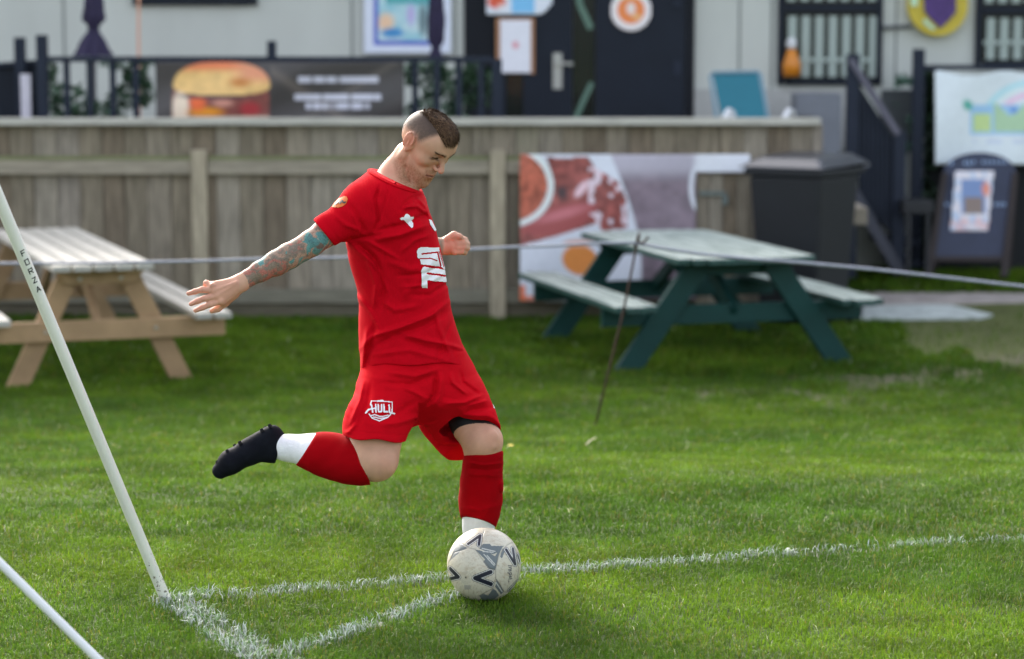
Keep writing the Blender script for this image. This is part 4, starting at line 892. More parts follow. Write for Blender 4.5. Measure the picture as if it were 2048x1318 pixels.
def mesh_sdf(prims, h=.0025, n=12, post=None, coarse_pad=.02):
    lo = np.min([c - r for f, c, r, k, op in prims if op == 'u'], 0) - .03; hi = np.max([c + r for f, c, r, k, op in prims if op == 'u'], 0) + .03
    bs = n * h; nb_ = np.ceil((hi - lo) / bs).astype(int); br = bs * .87
    I = np.stack(np.meshgrid(*[np.arange(q) for q in nb_], indexing='ij'), -1).reshape(-1, 3)
    bc_ = lo + (I + .5) * bs; d = evalsdf(prims, bc_[:, None, :], bc_, br, post)[:, 0]
    I = I[np.abs(d) < br * 1.35 + coarse_pad * .5]
    g = np.stack(np.meshgrid(*[np.arange(n + 1)] * 3, indexing='ij'), -1)
    VS, VI, FS = [], [], []; NY, NZ = nb_[1] * n + 8, nb_[2] * n + 8
    for s in range(0, len(I), 700):
        J = I[s:s + 700]; base = J[:, None, None, None, :] * n + g
        pts = (lo + base * h).astype(np.float32); sh = pts.shape[:-1]
        D = evalsdf(prims, pts.reshape(len(J), -1, 3), lo + (J + .5) * bs, br, post).reshape(sh)
        c8 = [(a, b, c) for a in (0, 1) for b in (0, 1) for c in (0, 1)]
        cs = [D[:, a:n + a, b:n + b, c:n + c] for a, b, c in c8]
        neg = sum((q < 0).astype(np.int8) for q in cs); act = (neg > 0) & (neg < 8)
        w_ = np.argwhere(act)
        if not len(w_): continue
        vals = np.stack([q[act] for q in cs], -1); acc = np.zeros((len(w_), 3)); cnt = np.zeros(len(w_)); C8 = np.array(c8, float)
        for a in range(8):
            for b in range(a + 1, 8):
                if np.abs(C8[a] - C8[b]).sum() != 1: continue
                va, vb = vals[:, a], vals[:, b]; m = (va < 0) != (vb < 0); t_ = va[m] / (va[m] - vb[m])
                acc[m] += C8[a] + (C8[b] - C8[a]) * t_[:, None]; cnt[m] += 1
        cell = J[w_[:, 0]] * n + w_[:, 1:]
        VS.append(lo + (cell + acc / cnt[:, None]) * h); VI.append((cell[:, 0] * NY + cell[:, 1]) * NZ + cell[:, 2])
        for ax in range(3):
            e = np.zeros(3, int); e[ax] = 1; sl0 = D[:, :n, :n, :n]; sl1 = D[:, e[0]:n + e[0], e[1]:n + e[1], e[2]:n + e[2]]
            m = (sl0 < 0) != (sl1 < 0); q = np.argwhere(m)
            if not len(q): continue
            cc_ = J[q[:, 0]] * n + q[:, 1:]; inv_ = sl0[m] < 0; u_ = (ax + 1) % 3; v_ = (ax + 2) % 3
            eu = np.zeros(3, int); eu[u_] = 1; ev = np.zeros(3, int); ev[v_] = 1
            idx = lambda c: (c[:, 0] * NY + c[:, 1]) * NZ + c[:, 2]
            quad = np.stack([idx(cc_), idx(cc_ - eu), idx(cc_ - eu - ev), idx(cc_ - ev)], -1)
            quad[~inv_] = quad[~inv_][:, ::-1]; FS.append(quad)
    V = np.concatenate(VS); vi = np.concatenate(VI); F = np.concatenate(FS)
    o = np.argsort(vi); vi = vi[o]; V = V[o]; pos = np.searchsorted(vi, F); pos = np.minimum(pos, len(vi) - 1); ok = (vi[pos] == F).all(1); F = pos[ok]
    # light relaxation removes the grid's stair marks
    for it in range(2):
        ed = np.concatenate([F[:, [0, 1]], F[:, [1, 2]], F[:, [2, 3]], F[:, [3, 0]]]); S = np.zeros_like(V); cn = np.zeros(len(V))
        for q in range(3): S[:, q] = np.bincount(ed[:, 0], V[ed[:, 1], q], len(V)) + np.bincount(ed[:, 1], V[ed[:, 0], q], len(V))
        cn = np.bincount(ed[:, 0], minlength=len(V)) + np.bincount(ed[:, 1], minlength=len(V)); V = V * .5 + .5 * S / np.maximum(cn, 1)[:, None]
    return V, F
def sdf_obj(name, prims, m, parent, h=.0025, post=None, color=None):
    V, F = mesh_sdf(prims, h, post=post); col = color(V) if color else None
    o = mesh_np(name, V - np.array(parent.location), F, m, None, col, True); o.parent = parent; return o, V, F

ORG = P(945, 1118, 7.56); ORG[2] = 0
player = empty('person', ORG, 'man in a red football shirt, shorts and socks swinging his right leg at the ball', 'person')

# ---- head
def headR(y, pt, rl):
    y, pt, rl = R(y), R(pt), R(rl); F = np.array([cos(pt) * cos(y), -cos(pt) * sin(y), -sin(pt)])
    L = np.cross([0, 0, 1], F); L /= np.linalg.norm(L); U = np.cross(F, L); return np.stack([F, cos(rl) * L + sin(rl) * U, cos(rl) * U - sin(rl) * L], 1)
HR = headR(40, 43, -2); HS = .91; H0 = P(845, 284, 7.47)
def hl(p): return (p - H0) @ HR / HS
def hw(q): return H0 + HR @ (np.array(q) * HS)
def hcombine(q, prims):
    d = None
    for f, c, r, k, op in prims:
        v = f(q); d = v if d is None else (smin(d, v, k) if op == 'u' else smax(d, -v, k))
    return d
hp = [ell((.008, 0, .042), (.089, .0745, .072), .02), ell((-.028, 0, .012), (.054, .060, .056), .03), ell((.045, 0, .045), (.060, .069, .058), .03),
      ell((.042, 0, -.02), (.052, .053, .075), .03), ell((.060, 0, -.055), (.036, .037, .045), .025)]
for s in (-1, 1):
    hp += [cap((.010, s * .053, -.064), (.078, s * .016, -.097), .0135, .016, .022), cap((.010, s * .048, -.045), (.078, s * .020, -.075), .016, .016, .03), cap((.0, s * .057, .0), (.010, s * .053, -.064), .014, .013, .022),
           ell((.062, s * .043, -.006), (.028, .021, .02), .022), cap((.088, s * .036, .041), (.097, s * .010, .039), .0095, .0095, .014)]
hp += [ell((.088, 0, -.097), (.02, .021, .016), .02), ell((.079, 0, -.05), (.027, .030, .028), .015)]
for s in (-1, 1): hp += [ell((.104, s * .033, .026), (.0165, .0170, .0120), .012, op='s')]
for s in (-1, 1): hp += [ell((.0835, s * .032, .0235), (.0135, .0155, .0125), .003)]
for s in (-1, 1):   # lids: upper lid drawn well down, he looks at the ball
    hp += [cap((.0945, s * .021, .0165), (.0925, s * .043, .0165), .0022, .0022, .003), cap((.097, s * .020, .0305), (.0905, s * .046, .029), .0035, .003, .006)]
hp += [cap((.098, 0, .030), (.1215, 0, -.008), .0075, .0085, .012), ell((.1215, 0, -.013), (.0105, .0100, .0095), .008)]
for s in (-1, 1): hp += [ell((.108, s * .0125, -.0165), (.0095, .0055, .0065), .006), ell((.114, s * .0065, -.0235), (.005, .0032, .004), .003, op='s')]
hp += [cap((.1055, 0, -.043), (.094, -.022, -.051), .0052, .0035, .006), cap((.1055, 0, -.043), (.094, .022, -.051), .0052, .0035, .006),
       cap((.101, 0, -.0565), (.092, -.019, -.0565), .006, .004, .007), cap((.101, 0, -.0565), (.092, .019, -.0565), .006, .004, .007)]
hp += [cap((.112, 0, -.0515), (.094, s * .026, -.0515), .0018, .0014, .003, op='s') for s in (-1, 1)]
for s in (-1, 1):   # ears
    Rm = np.array(headR(0, 0, 0)); c_ = (.005, s * .0765, .011)
    a_ = R(18); Re = np.array([[cos(a_), s * .35, -sin(a_)], [0, 1, 0], [sin(a_), 0, cos(a_)]]); Re = Re / np.linalg.norm(Re, axis=0)
    hp += [ell(c_, (.0195, .0065, .033), .006, Re)]
    rim = [np.array(c_) + np.array([ -.001 + .0175 * cos(t) , s * .0055, .003 + .0305 * sin(t)]) for t in np.linspace(-.2, 4.3, 9)]
    hp += [ell((.011, s * .085, .010), (.0115, .0065, .019), .004, op='s')]
    hp += [cap(p_, q_, .0033, .0033, .003) for p_, q_ in zip(rim[:-1], rim[1:])]
    hp += [cap((.003, s * .0815, .023), (.009, s * .081, -.003), .0025, .0025, .003), ell((.012, s * .0775, -.019), (.007, .005, .009), .005)]
headprim = (lambda p: hcombine(hl(p), hp) * HS, hw((.01, 0, .01)), .155, .03, 'u')

# ---- limbs of the body
SH = P(738, 408, 7.40); ELB = P(602, 499, 7.31); WR = P(483, 565, 7.25)
arm = [(SH, .045), (P(690, 438, 7.38), .040), (P(650, 467, 7.35), .0395), (P(622, 487, 7.32), .0375), (P(602, 499, 7.31), .0345), (P(578, 512, 7.30), .0365), (P(553, 526, 7.29), .0355), (P(520, 543, 7.27), .029), (P(497, 556, 7.26), .0235), (WR, .0225)]
bodyp = [headprim, cap(P(817, 312, 7.485), P(792, 352, 7.485), .045, .047, .010), cap(P(792, 352, 7.485), P(780, 400, 7.48), .047, .072, .03)]
bodyp += [cap(P(778, 410, 7.47), P(800, 560, 7.5), .085, .10, .04), cap(P(800, 560, 7.5), P(830, 720, 7.5), .10, .10, .05),
          cap(SH, P(800, 415, 7.66), .06, .05, .05)]
bodyp += chain(arm, .012)
# near hand: back of the hand towards the viewer, fingers spread and slightly bent
Yh = 7.24
def H_(x, y, dy=0): return P(x, y, Yh + dy)
hand = [cap(WR, H_(440, 588, .0), .022, .019, .014, flat=(0, 1, 0, .75)), cap(WR, H_(424, 572, .004), .019, .0135, .012, flat=(0, 1, 0, .85)), cap(WR, H_(428, 584, -.002), .02, .0135, .012, flat=(0, 1, 0, .85)),
        cap(WR, H_(434, 596, -.002), .02, .0135, .012, flat=(0, 1, 0, .85)), cap(P(476, 572, Yh), H_(447, 601, .004), .020, .0145, .012)]
for pts, k in (([(424, 571, .004, .0108), (413, 567, .012, .0098), (411, 575, .024, .0088), (417, 580, .03, .008)], .004),
            ([(426, 581, -.002, .0105), (404, 579, -.012, .0088), (390, 583, -.008, .008), (377, 587, .0, .0068)], .004),
            ([(433, 592, -.004, .0108), (409, 597, -.016, .0092), (395, 602, -.014, .0083), (382, 608, -.006, .007)], .004),
            ([(441, 602, -.002, .0108), (419, 609, -.012, .0092), (405, 615, -.012, .0083), (391, 621, -.004, .007)], .004),
            ([(470, 588, .010, .0135), (450, 606, .022, .0112), (436, 617, .026, .0098), (424, 622, .026, .008)], .006)):
    hand += chain([(H_(x, y, d), r_) for x, y, d, r_ in pts], k)
for x, y in ((424, 571), (427, 581), (433, 592), (441, 602)): hand.append(ell(H_(x + 1, y, -.010), (.0085, .0075, .0085), .006))
hand += [cap(P(474, 566, Yh - .017), H_(436, 590, -.012), .003, .0025, .006), cap(P(474, 564, Yh - .016), H_(430, 580, -.010), .003, .0025, .006)]
bodyp += hand
# far arm, forearm and closed hand
FS_ = P(812, 414, 7.66); FE = P(842, 492, 7.88); FW = P(885, 493, 7.93)
bodyp += chain([(FS_, .055), (P(826, 455, 7.78), .042), (FE, .038), (P(864, 494, 7.91), .033), (FW, .0245)], .012)
def K_(x, y, dy=0): return P(x, y, 7.93 + dy)
bodyp += [ell(K_(903, 490), (.036, .026, .03), .014), cap(FW, K_(903, 490), .024, .028, .012)]
for q, (kx, ky) in enumerate(((922, 478), (926, 486), (926, 494), (921, 502))):
    bodyp += chain([(K_(kx - 12, ky + 1, -.018), .0115), (K_(kx + 2, ky, -.010), .0108), (K_(kx + 8, ky + 2, .010), .0098), (K_(kx - 1, ky + 2, .022), .0088)], .004)
bodyp += chain([(K_(896, 478, -.016), .0135), (K_(908, 470, -.022), .0115), (K_(920, 473, -.026), .0095)], .006)
def front_hit(px, py, prs, y0=7.15, y1=7.65):     # where a sight line first meets the volumes so far
    ys = np.arange(y0, y1, .001); pts = np.array([P(px, py, y) for y in ys]); d = None
    for f, c, r_, k, op in prs:
        v = f(pts); d = v if d is None else (smin(d, v, k) if op == 'u' else smax(d, -v, k))
    m = np.argmax(d < 0); return pts[m] - [0, .0025, 0]
JC = [front_hit(x, y, bodyp[:3]) for x, y in ((818, 307), (812, 320), (810, 336), (812, 350), (818, 364))]
bodyp += [cap(a, b, ra, rb, .007, op='s') for a, b, ra, rb in zip(JC[:-1], JC[1:], (.003, .0045, .005, .005), (.0045, .005, .005, .0035))]
# legs
HipN, KneeN, AnkN = P(795, 730, 7.42), P(750, 921, 7.31), P(560, 893, 7.42)
bodyp += chain([(HipN + [0, .04, 0], .08), (P(776, 810, 7.38), .070), (P(752, 880, 7.335), .0695), (P(750, 917, 7.31), .0665)], .03)
bodyp += [ell(P(779, 926, 7.275), (.018, .016, .026), .012), ell(P(757, 921, 7.30), (.045, .05, .046), .03), cap(P(750, 917, 7.31), P(690, 920, 7.345), .06, .054, .02), cap(P(690, 920, 7.345), P(640, 908, 7.37), .054, .046, .03), cap(P(640, 908, 7.37), P(560, 894, 7.42), .046, .034, .03)]
HipF, KneeF, AnkF = P(880, 720, 7.58), P(968, 878, 7.46), P(950, 1066, 7.56)
bodyp += chain([(HipF, .075), (P(922, 800, 7.54), .060), (P(944, 846, 7.495), .0595), (P(965, 882, 7.46), .0585)], .03)
bodyp += [ell(P(972, 884, 7.43), (.042, .040, .045), .025), ell(P(982, 874, 7.405), (.020, .014, .024), .012), ell(P(985, 892, 7.40), (.012, .008, .010), .01), cap(P(965, 882, 7.46), P(962, 960, 7.50), .055, .052, .02), cap(P(962, 960, 7.50), P(957, 1010, 7.53), .052, .046, .03), cap(P(957, 1010, 7.53), AnkF, .046, .034, .03)]
def axis_t(V, a, b): ab = b - a; return ((V - a) @ ab) / (ab @ ab)

def hairT(q):
    x, y, z = q[..., 0], np.abs(q[..., 1]), q[..., 2]; wob = .006 * (vn(x * 90, z * 90 + q[..., 1] * 50, 4) - .5)
    side = sm(.057, .032, y + wob - .06 * np.clip(x, 0, 1)); back = sm(-.088, -.045, x + wob); fr = sm(-.014, .008, z - (.087 + .9 * np.clip(y - .03, 0, 1)) + wob)
    reg = side * back * fr; st = .0030 * (vn(q[..., 1] * 300 + x * 40, x * 45, 3) - .5) + .004 * (vn(q[..., 1] * 110 + x * 60, x * 70, 6) - .5)
    return reg * (.0045 + .008 * sm(-.05, .05, x) * sm(.11, .08, x) + st) - .0022, reg
def bodycol(V):
    px, py = proj(V); q = hl(V); n1 = fbm(V[:, 0] * 40, V[:, 2] * 40 + V[:, 1] * 31, 3); n2 = fbm(V[:, 0] * 160, V[:, 2] * 160 + V[:, 1] * 120, 9)
    skin = np.array([.56, .325, .225]); c = skin * (.88 + .22 * n1[:, None]) * np.array([1, .98, .96]); c = c * (.97 + .06 * n2[:, None])
    hd = (np.linalg.norm(q - [.01, 0, .01], axis=1) < .16) & (px > 770) & (py < 395)
    def bl(m, col): 
        nonlocal c; c = c * (1 - m[:, None]) + np.array(col) * m[:, None]
    g = lambda cx, cy, cz, r: np.exp(-((q[:, 0] - cx) ** 2 + (np.abs(q[:, 1]) - cy) ** 2 + (q[:, 2] - cz) ** 2) / r ** 2) * hd
    bl(g(.066, .045, -.010, .034) * .08, (.58, .24, .19)); bl(g(.124, 0, -.014, .016) * .45, (.60, .21, .17))
    ear = (hd * np.exp(-((q[:, 0] - .005) / .022) ** 4 - ((q[:, 2] - .011) / .036) ** 4) * sm(.071, .077, np.abs(q[:, 1]))); bl(ear * .5, (.66, .20, .15))
    # shaven sides
    sh = sm(.018, .050, q[:, 2] + .35 * np.clip(-.02 - q[:, 0], 0, 1) + .0 * q[:, 0]) * sm(.055, .028, q[:, 0] - .35 * (q[:, 2] - .05)) * hd * (1 - ear); 
    bk = sm(-.045, -.06, q[:, 0]) * sm(-.035, -.01, q[:, 2]) * hd; side_ = np.maximum(sh, bk); bl(side_ * (.84 + .16 * n2), (.092, .062, .048) ); bl(side_ * (vn(V[:, 0] * 300, V[:, 2] * 300 + V[:, 1] * 260, 17) > .5) * .35, (.05, .034, .026)); bl(side_ * sm(.04, .10, q[:, 2]) * .6, (.085, .056, .045))
    bl(sm(.078, .044, np.abs(q[:, 1])) * sm(-.10, -.03, q[:, 0]) * sm(.03, .08, q[:, 2]) * side_ * .8, (.06, .040, .030)); bl(hairT(q)[1] * hd * .9, (.07, .04, .025))
    # beard shadow
    be = sm(-.040, -.058, q[:, 2] + .15 * (q[:, 0] - .07)) * sm(.03, .06, q[:, 0]) * hd; be = np.maximum(be, sm(-.028, -.034, q[:, 2]) * sm(.085, .095, q[:, 0]) * (np.abs(q[:, 1]) < .032) * hd * .7)
    be = np.maximum(be, sm(-.035, -.06, q[:, 2] + .25 * np.clip(q[:, 0], 0, 1)) * sm(-.01, .01, q[:, 0]) * hd * .9); low_ = -.080 - .38 * (q[:, 0] - .01); be = be * sm(low_ - .016, low_ - .002, q[:, 2]); bl(be * (.25 + .6 * vn(V[:, 0] * 420, V[:, 2] * 420 + V[:, 1] * 300, 12)), (.27, .12, .06))
    # lips, mouth line
    lip = np.exp(-((q[:, 2] + .050) / .0075) ** 2) * (q[:, 0] > .090) * (np.abs(q[:, 1]) < .025) * hd; bl(lip * .55, (.50, .19, .16))
    zl = -.0515 + 0 * q[:, 1]; bl(np.exp(-((q[:, 2] - zl) / .0024) ** 2) * (q[:, 0] > .086) * (np.abs(q[:, 1]) < .026) * hd * .9, (.07, .02, .02))
    bl(np.exp(-(((np.abs(q[:, 1]) - .0065) / .0045) ** 2 + ((q[:, 2] + .023) / .0035) ** 2)) * (q[:, 0] > .1) * hd * .9, (.10, .025, .02))
    # brows, lids
    ay = np.abs(q[:, 1]); zb = .0425 + .10 * (ay - .012) - 4.2 * np.clip(ay - .034, 0, 1) ** 2 * 3
    bl(np.exp(-((q[:, 2] - zb) / .0052) ** 2) * sm(.005, .010, ay) * sm(.052, .044, ay) * (q[:, 0] > .06) * hd * (.35 + .3 * n2), (.095, .05, .03))
    ex = np.exp(-((ay - .032) / .017) ** 4)
    bl(np.exp(-((q[:, 2] - .0195 + .25 * np.abs(ay - .032)) / .0050) ** 2) * ex * (q[:, 0] > .07) * hd, (.035, .022, .018))
    bl(np.exp(-((q[:, 2] - .0172) / .0016) ** 2 - ((ay - .036) / .005) ** 2) * (q[:, 0] > .07) * hd * .6, (.40, .36, .33))
    bl(np.exp(-((q[:, 2] - .0310) / .003) ** 2) * ex * (q[:, 0] > .07) * hd * .5, (.25, .12, .09)); bl(np.exp(-((q[:, 2] - .023) / .013) ** 2 - ((ay - .030) / .022) ** 2) * (q[:, 0] > .07) * hd * .35, (.33, .17, .14))  # upper lid crease and eye-socket shade painted into the skin
    # undershorts, knees, knuckles
    un = (py > 700) & (py < 900) & ((px < 850) & ((V - KHN[0]) @ KHN[1] < -.004)); c[un] = (.012, .012, .014)
    un = (px >= 850) & (py > 700) & (py < 930) & ((V - KHF[0]) @ KHF[1] < .004); c[un] = (.012, .012, .014)
    bl(np.exp(-((px - 985) ** 2 + (py - 876) ** 2) / 22 ** 2) * .35, (.60, .25, .18)); bl(np.exp(-((px - 772) ** 2 + (py - 925) ** 2) / 24 ** 2) * .3, (.60, .26, .19))
    hnd = ((px < 478) & (py > 540) & (py < 640)).astype(float); bl(hnd * .25, (.62, .26, .2)); bl(hnd * sm(425, 395, px) * .3, (.62, .22, .17))
    bl(((px > 880) & (py > 460) & (py < 520) & (V[:, 1] > 7.8)) * .2, (.66, .33, .28))
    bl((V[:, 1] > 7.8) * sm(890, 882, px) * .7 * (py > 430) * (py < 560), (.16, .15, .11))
    return c
# tattooed sleeve: a mask on the surface, pattern in the material
M_skin = mat('skin', (1, 1, 1), .6, .0, attr=True, spec=.2, sss=.08, bump=.06, bscale=300)
t = M_skin.node_tree; b = t.nodes['Principled BSDF']; old = b.inputs['Base Color'].links[0].from_socket
tc = [q for q in t.nodes if q.type == 'TEX_COORD'][0]
def nd(tp_, **kw):
    n = t.nodes.new(tp_)
    for k_, v_ in kw.items(): n.inputs[k_].default_value = v_
    return n
ns = nd('ShaderNodeTexNoise', Scale=22, Detail=3); t.links.new(tc.outputs['Object'], ns.inputs['Vector'])
va = t.nodes.new('ShaderNodeMixRGB'); va.blend_type = 'LINEAR_LIGHT'; va.inputs[0].default_value = .03; t.links.new(tc.outputs['Object'], va.inputs[1]); t.links.new(ns.outputs['Color'], va.inputs[2])
vo = nd('ShaderNodeTexVoronoi', Scale=40); t.links.new(va.outputs[0], vo.inputs['Vector']); sp = nd('ShaderNodeSeparateColor'); t.links.new(vo.outputs['Color'], sp.inputs[0])
n2_ = nd('ShaderNodeTexNoise', Scale=13, Detail=2); t.links.new(tc.outputs['Object'], n2_.inputs['Vector'])
ad = t.nodes.new('ShaderNodeMath'); ad.operation = 'MULTIPLY_ADD'; ad.inputs[1].default_value = .30; t.links.new(sp.outputs[0], ad.inputs[0])
m2_ = t.nodes.new('ShaderNodeMapRange'); m2_.inputs['From Min'].default_value = .3; m2_.inputs['From Max'].default_value = .7; m2_.inputs['To Max'].default_value = .70; t.links.new(n2_.outputs['Fac'], m2_.inputs['Value']); t.links.new(m2_.outputs[0], ad.inputs[2])
rp_ = t.nodes.new('ShaderNodeValToRGB'); rp_.color_ramp.interpolation = 'EASE'; els = rp_.color_ramp.elements
for pos_, col_ in ((.0, (.13, .10, .085, 1)), (.16, (.05, .20, .20, 1)), (.30, (.08, .26, .25, 1)), (.38, (.40, .24, .17, 1)), (.50, (.17, .15, .12, 1)), (.62, (.40, .13, .10, 1)), (.70, (.20, .16, .12, 1)), (.84, (.24, .18, .135, 1)), (1.0, (.09, .09, .085, 1))):
    e_ = els.new(pos_); e_.color = col_
els.remove(els[0]); els.remove(els[-1]) if els[-1].color[0] == 1 else None
t.links.new(ad.outputs[0], rp_.inputs[0])
v3 = nd('ShaderNodeTexVoronoi', Scale=105); v3.feature = 'DISTANCE_TO_EDGE'; t.links.new(va.outputs[0], v3.inputs['Vector'])
ln_ = t.nodes.new('ShaderNodeMapRange'); ln_.inputs['From Min'].default_value = .02; ln_.inputs['From Max'].default_value = .08; ln_.inputs['To Min'].default_value = .62; t.links.new(v3.outputs['Distance'], ln_.inputs['Value'])
sc_ = t.nodes.new('ShaderNodeVectorMath'); sc_.operation = 'SCALE'; t.links.new(rp_.outputs[0], sc_.inputs[0]); t.links.new(ln_.outputs[0], sc_.inputs['Scale'])
am = t.nodes.new('ShaderNodeAttribute'); am.attribute_name = 'tattoo'
mxx = t.nodes.new('ShaderNodeMix'); mxx.data_type = 'RGBA'; t.links.new(am.outputs['Fac'], mxx.inputs['Factor']); t.links.new(old, mxx.inputs['A']); t.links.new(sc_.outputs[0], mxx.inputs['B']); t.links.new(mxx.outputs['Result'], b.inputs['Base Color'])

# hem planes (needed by body colouring too)
KHN = plane([P(683, 866, 7.40), P(800, 877, 7.40), P(745, 879, 7.26)], P(790, 780, 7.4))
KHF = plane([P(955, 833, 7.40), P(893, 878, 7.50), P(928, 915, 7.60)], P(885, 770, 7.6))
body, BV, BF = sdf_obj('body', bodyp, M_skin, player, .0022, color=bodycol)
bpx, bpy_ = proj(BV); ta = axis_t(BV, WR, P(650, 469, 7.34))
tm = ((ta > .025 + .03 * vn(BV[:, 2] * 60, BV[:, 1] * 60, 3)) & (bpx > 470) & (bpx < 720) & (bpy_ > 400) & (bpy_ < 600) & (BV[:, 1] < 7.6)).astype(np.float32) * .93
at = body.data.attributes.new('tattoo', 'FLOAT', 'POINT'); at.data.foreach_set('value', tm)

# ---- hair: dense crop on top, swept forward
def hairf(p):
    q = hl(p); cx, cy_, cz = .0, 0, .052
    base = ell((.008, 0, .042), (.089, .0745, .072))[0](q); b2 = ell((.045, 0, .045), (.060, .069, .058))[0](q); base = smin(base, b2, .03)
    T, reg = hairT(q); d = base - T; d = smax(d, .045 - q[..., 2], .004)
    return d * HS
M_hair = mat('brown_hair', (1, 1, 1), .7, .2, 120, attr=True, spec=.12)
def haircol(V):
    q = hl(V); n = vn(q[:, 1] * 420, q[:, 0] * 50, 5); return np.array([.050, .028, .016]) * (.4 + 1.2 * n[:, None])
hair, HV, HF = sdf_obj('hair', [(hairf, hw((0, 0, .08)), .13, .0, 'u')], M_hair, player, .0018, color=haircol)
r = np.random.default_rng(3); m_ = MB(player.location); hq = hl(HV); pick = r.choice(len(HV), 9000)
cen = np.array([0, 0, .05])
for ix in pick:
    q0 = hq[ix]
    nn = (q0 - cen) / np.array([.096, .0745, .086]) ** 2; nn /= np.linalg.norm(nn)
    rg_ = hairT(q0)[1]
    if rg_ < .06 or r.random() > rg_ * 2.5: continue
    tg = np.array([1.0, r.normal() * .22 + .15 * np.sin(q0[0] * 60), -.1]); tg -= (tg @ nn) * nn; tg /= np.linalg.norm(tg); L_ = r.uniform(.009, .020); sdv = np.cross(nn, tg); wv_ = r.uniform(.0005, .0011)
    L_ *= min(1, .3 + rg_); p0 = q0 - nn * .003; p1 = q0 + tg * L_ * .6 + nn * r.uniform(.002, .004); p2 = q0 + tg * L_ + nn * r.uniform(-.001, .011)
    col = np.array([.095, .054, .030]) * r.uniform(.3, 1.8) if r.random() > .02 else np.array([.20, .14, .09])
    m_.add([hw(p0 - sdv * wv_), hw(p0 + sdv * wv_), hw(p1 + sdv * wv_ * .8), hw(p1 - sdv * wv_ * .8), hw(p2)], [[0, 1, 2, 3], [3, 2, 4]], col)
hs_o = part(m_, 'hair_strands', M_hair, player); hs_o.parent = hair; hs_o.location = (0, 0, 0)

# ---- fabric
def fabric(name, col, rib=0):
    m = mat(name, col, .95, .05, 30, spec=.05); t = m.node_tree; b = t.nodes['Principled BSDF']
    tc = [q for q in t.nodes if q.type == 'TEX_COORD'][0]; wv = t.nodes.new('ShaderNodeTexWave'); wv.inputs['Scale'].default_value = rib or 260; wv.inputs['Distortion'].default_value = .6; wv.bands_direction = 'X'
    t.links.new(tc.outputs['Object'], wv.inputs['Vector']); bp = t.nodes.new('ShaderNodeBump'); bp.inputs['Strength'].default_value = .35; bp.inputs['Distance'].default_value = .0012
    t.links.new(wv.outputs['Fac'], bp.inputs['Height']); t.links.new(bp.outputs[0], b.inputs['Normal']); return m
M_red = fabric('red_jersey_knit', (.50, .002, .010), 70); M_reds = fabric('red_shorts_cloth', (.54, .0025, .010), 200); M_sock = fabric('red_sock_knit', (.30, .001, .004), 160)
M_wsock = mat('white_sock_knit', (.74, .74, .77), .8, .05, 60, .2, 220); M_wprint = mat('white_print', (.78, .76, .78), .5)
def folds(lst):
    def f(p, d):
        px, py = proj(p)
        for pts, wd, amp in lst:
            wd = wd * .72; amp = amp * 1.7; dd = dline(px, py, pts); x0 = min(q[0] for q in pts) - 30; tt = 1.0
            L = math.hypot(pts[-1][0] - pts[0][0], pts[-1][1] - pts[0][1]) + 1e-6
            s = ((px - pts[0][0]) * (pts[-1][0] - pts[0][0]) + (py - pts[0][1]) * (pts[-1][1] - pts[0][1])) / L ** 2
            tp_ = sm(-.08, .25, s) * sm(1.08, .75, s)
            d = d - amp * .001 * np.exp(-(dd / wd) ** 2) * tp_
        return d
    return f
SC_ = P(647, 465, 7.34)
cuff = plane([P(627, 441, 7.36), P(668.5, 492, 7.36), P(648, 466, 7.28)], SH)
neckp = plane([P(752, 342, 7.46), P(838, 385, 7.40), P(792, 350, 7.62)], P(800, 500, 7.5))
hemp = plane([P(724, 751, 7.45), P(942, 737, 7.50), P(835, 722, 7.32)], P(820, 600, 7.5))
trow = [(338, 745, 800, 7.47, .08), (350, 738, 812, 7.47, .115), (365, 724, 824, 7.48, .15), (385, 706, 838, 7.49, .175), (400, 700, 847, 7.49, .18), (425, 694, 858, 7.49, .18), (451, 691, 870, 7.49, .175), (484, 692, 877, 7.5, .17), (520, 699, 887, 7.5, .16),
        (555, 709, 893, 7.5, .152), (604, 718, 899, 7.5, .148), (652, 717, 912, 7.5, .158), (695, 719, 926, 7.5, .17), (725, 722, 937, 7.5, .178), (775, 722, 948, 7.5, .18)]
jp = [slices(trow, 7.5), cap(P(790, 392, 7.50), P(815, 408, 7.66), .07, .052, .05), cap(P(765, 372, 7.46), P(728, 404, 7.41), .045, .062, .05)]
jp += [cap(P(742, 412, 7.42), P(700, 436, 7.385), .068, .0565, .045), cap(P(700, 436, 7.385), P(652, 462, 7.35), .0565, .0475, .02), cap(P(652, 462, 7.35), P(620, 482, 7.325), .0475, .0475, .01)]
jp += [cap(FS_, P(832, 468, 7.80), .055, .048, .03)]
jp += [cap(P(664, 457, 7.36), P(600, 496, 7.31), .0435, .0435, .004, op='s')]
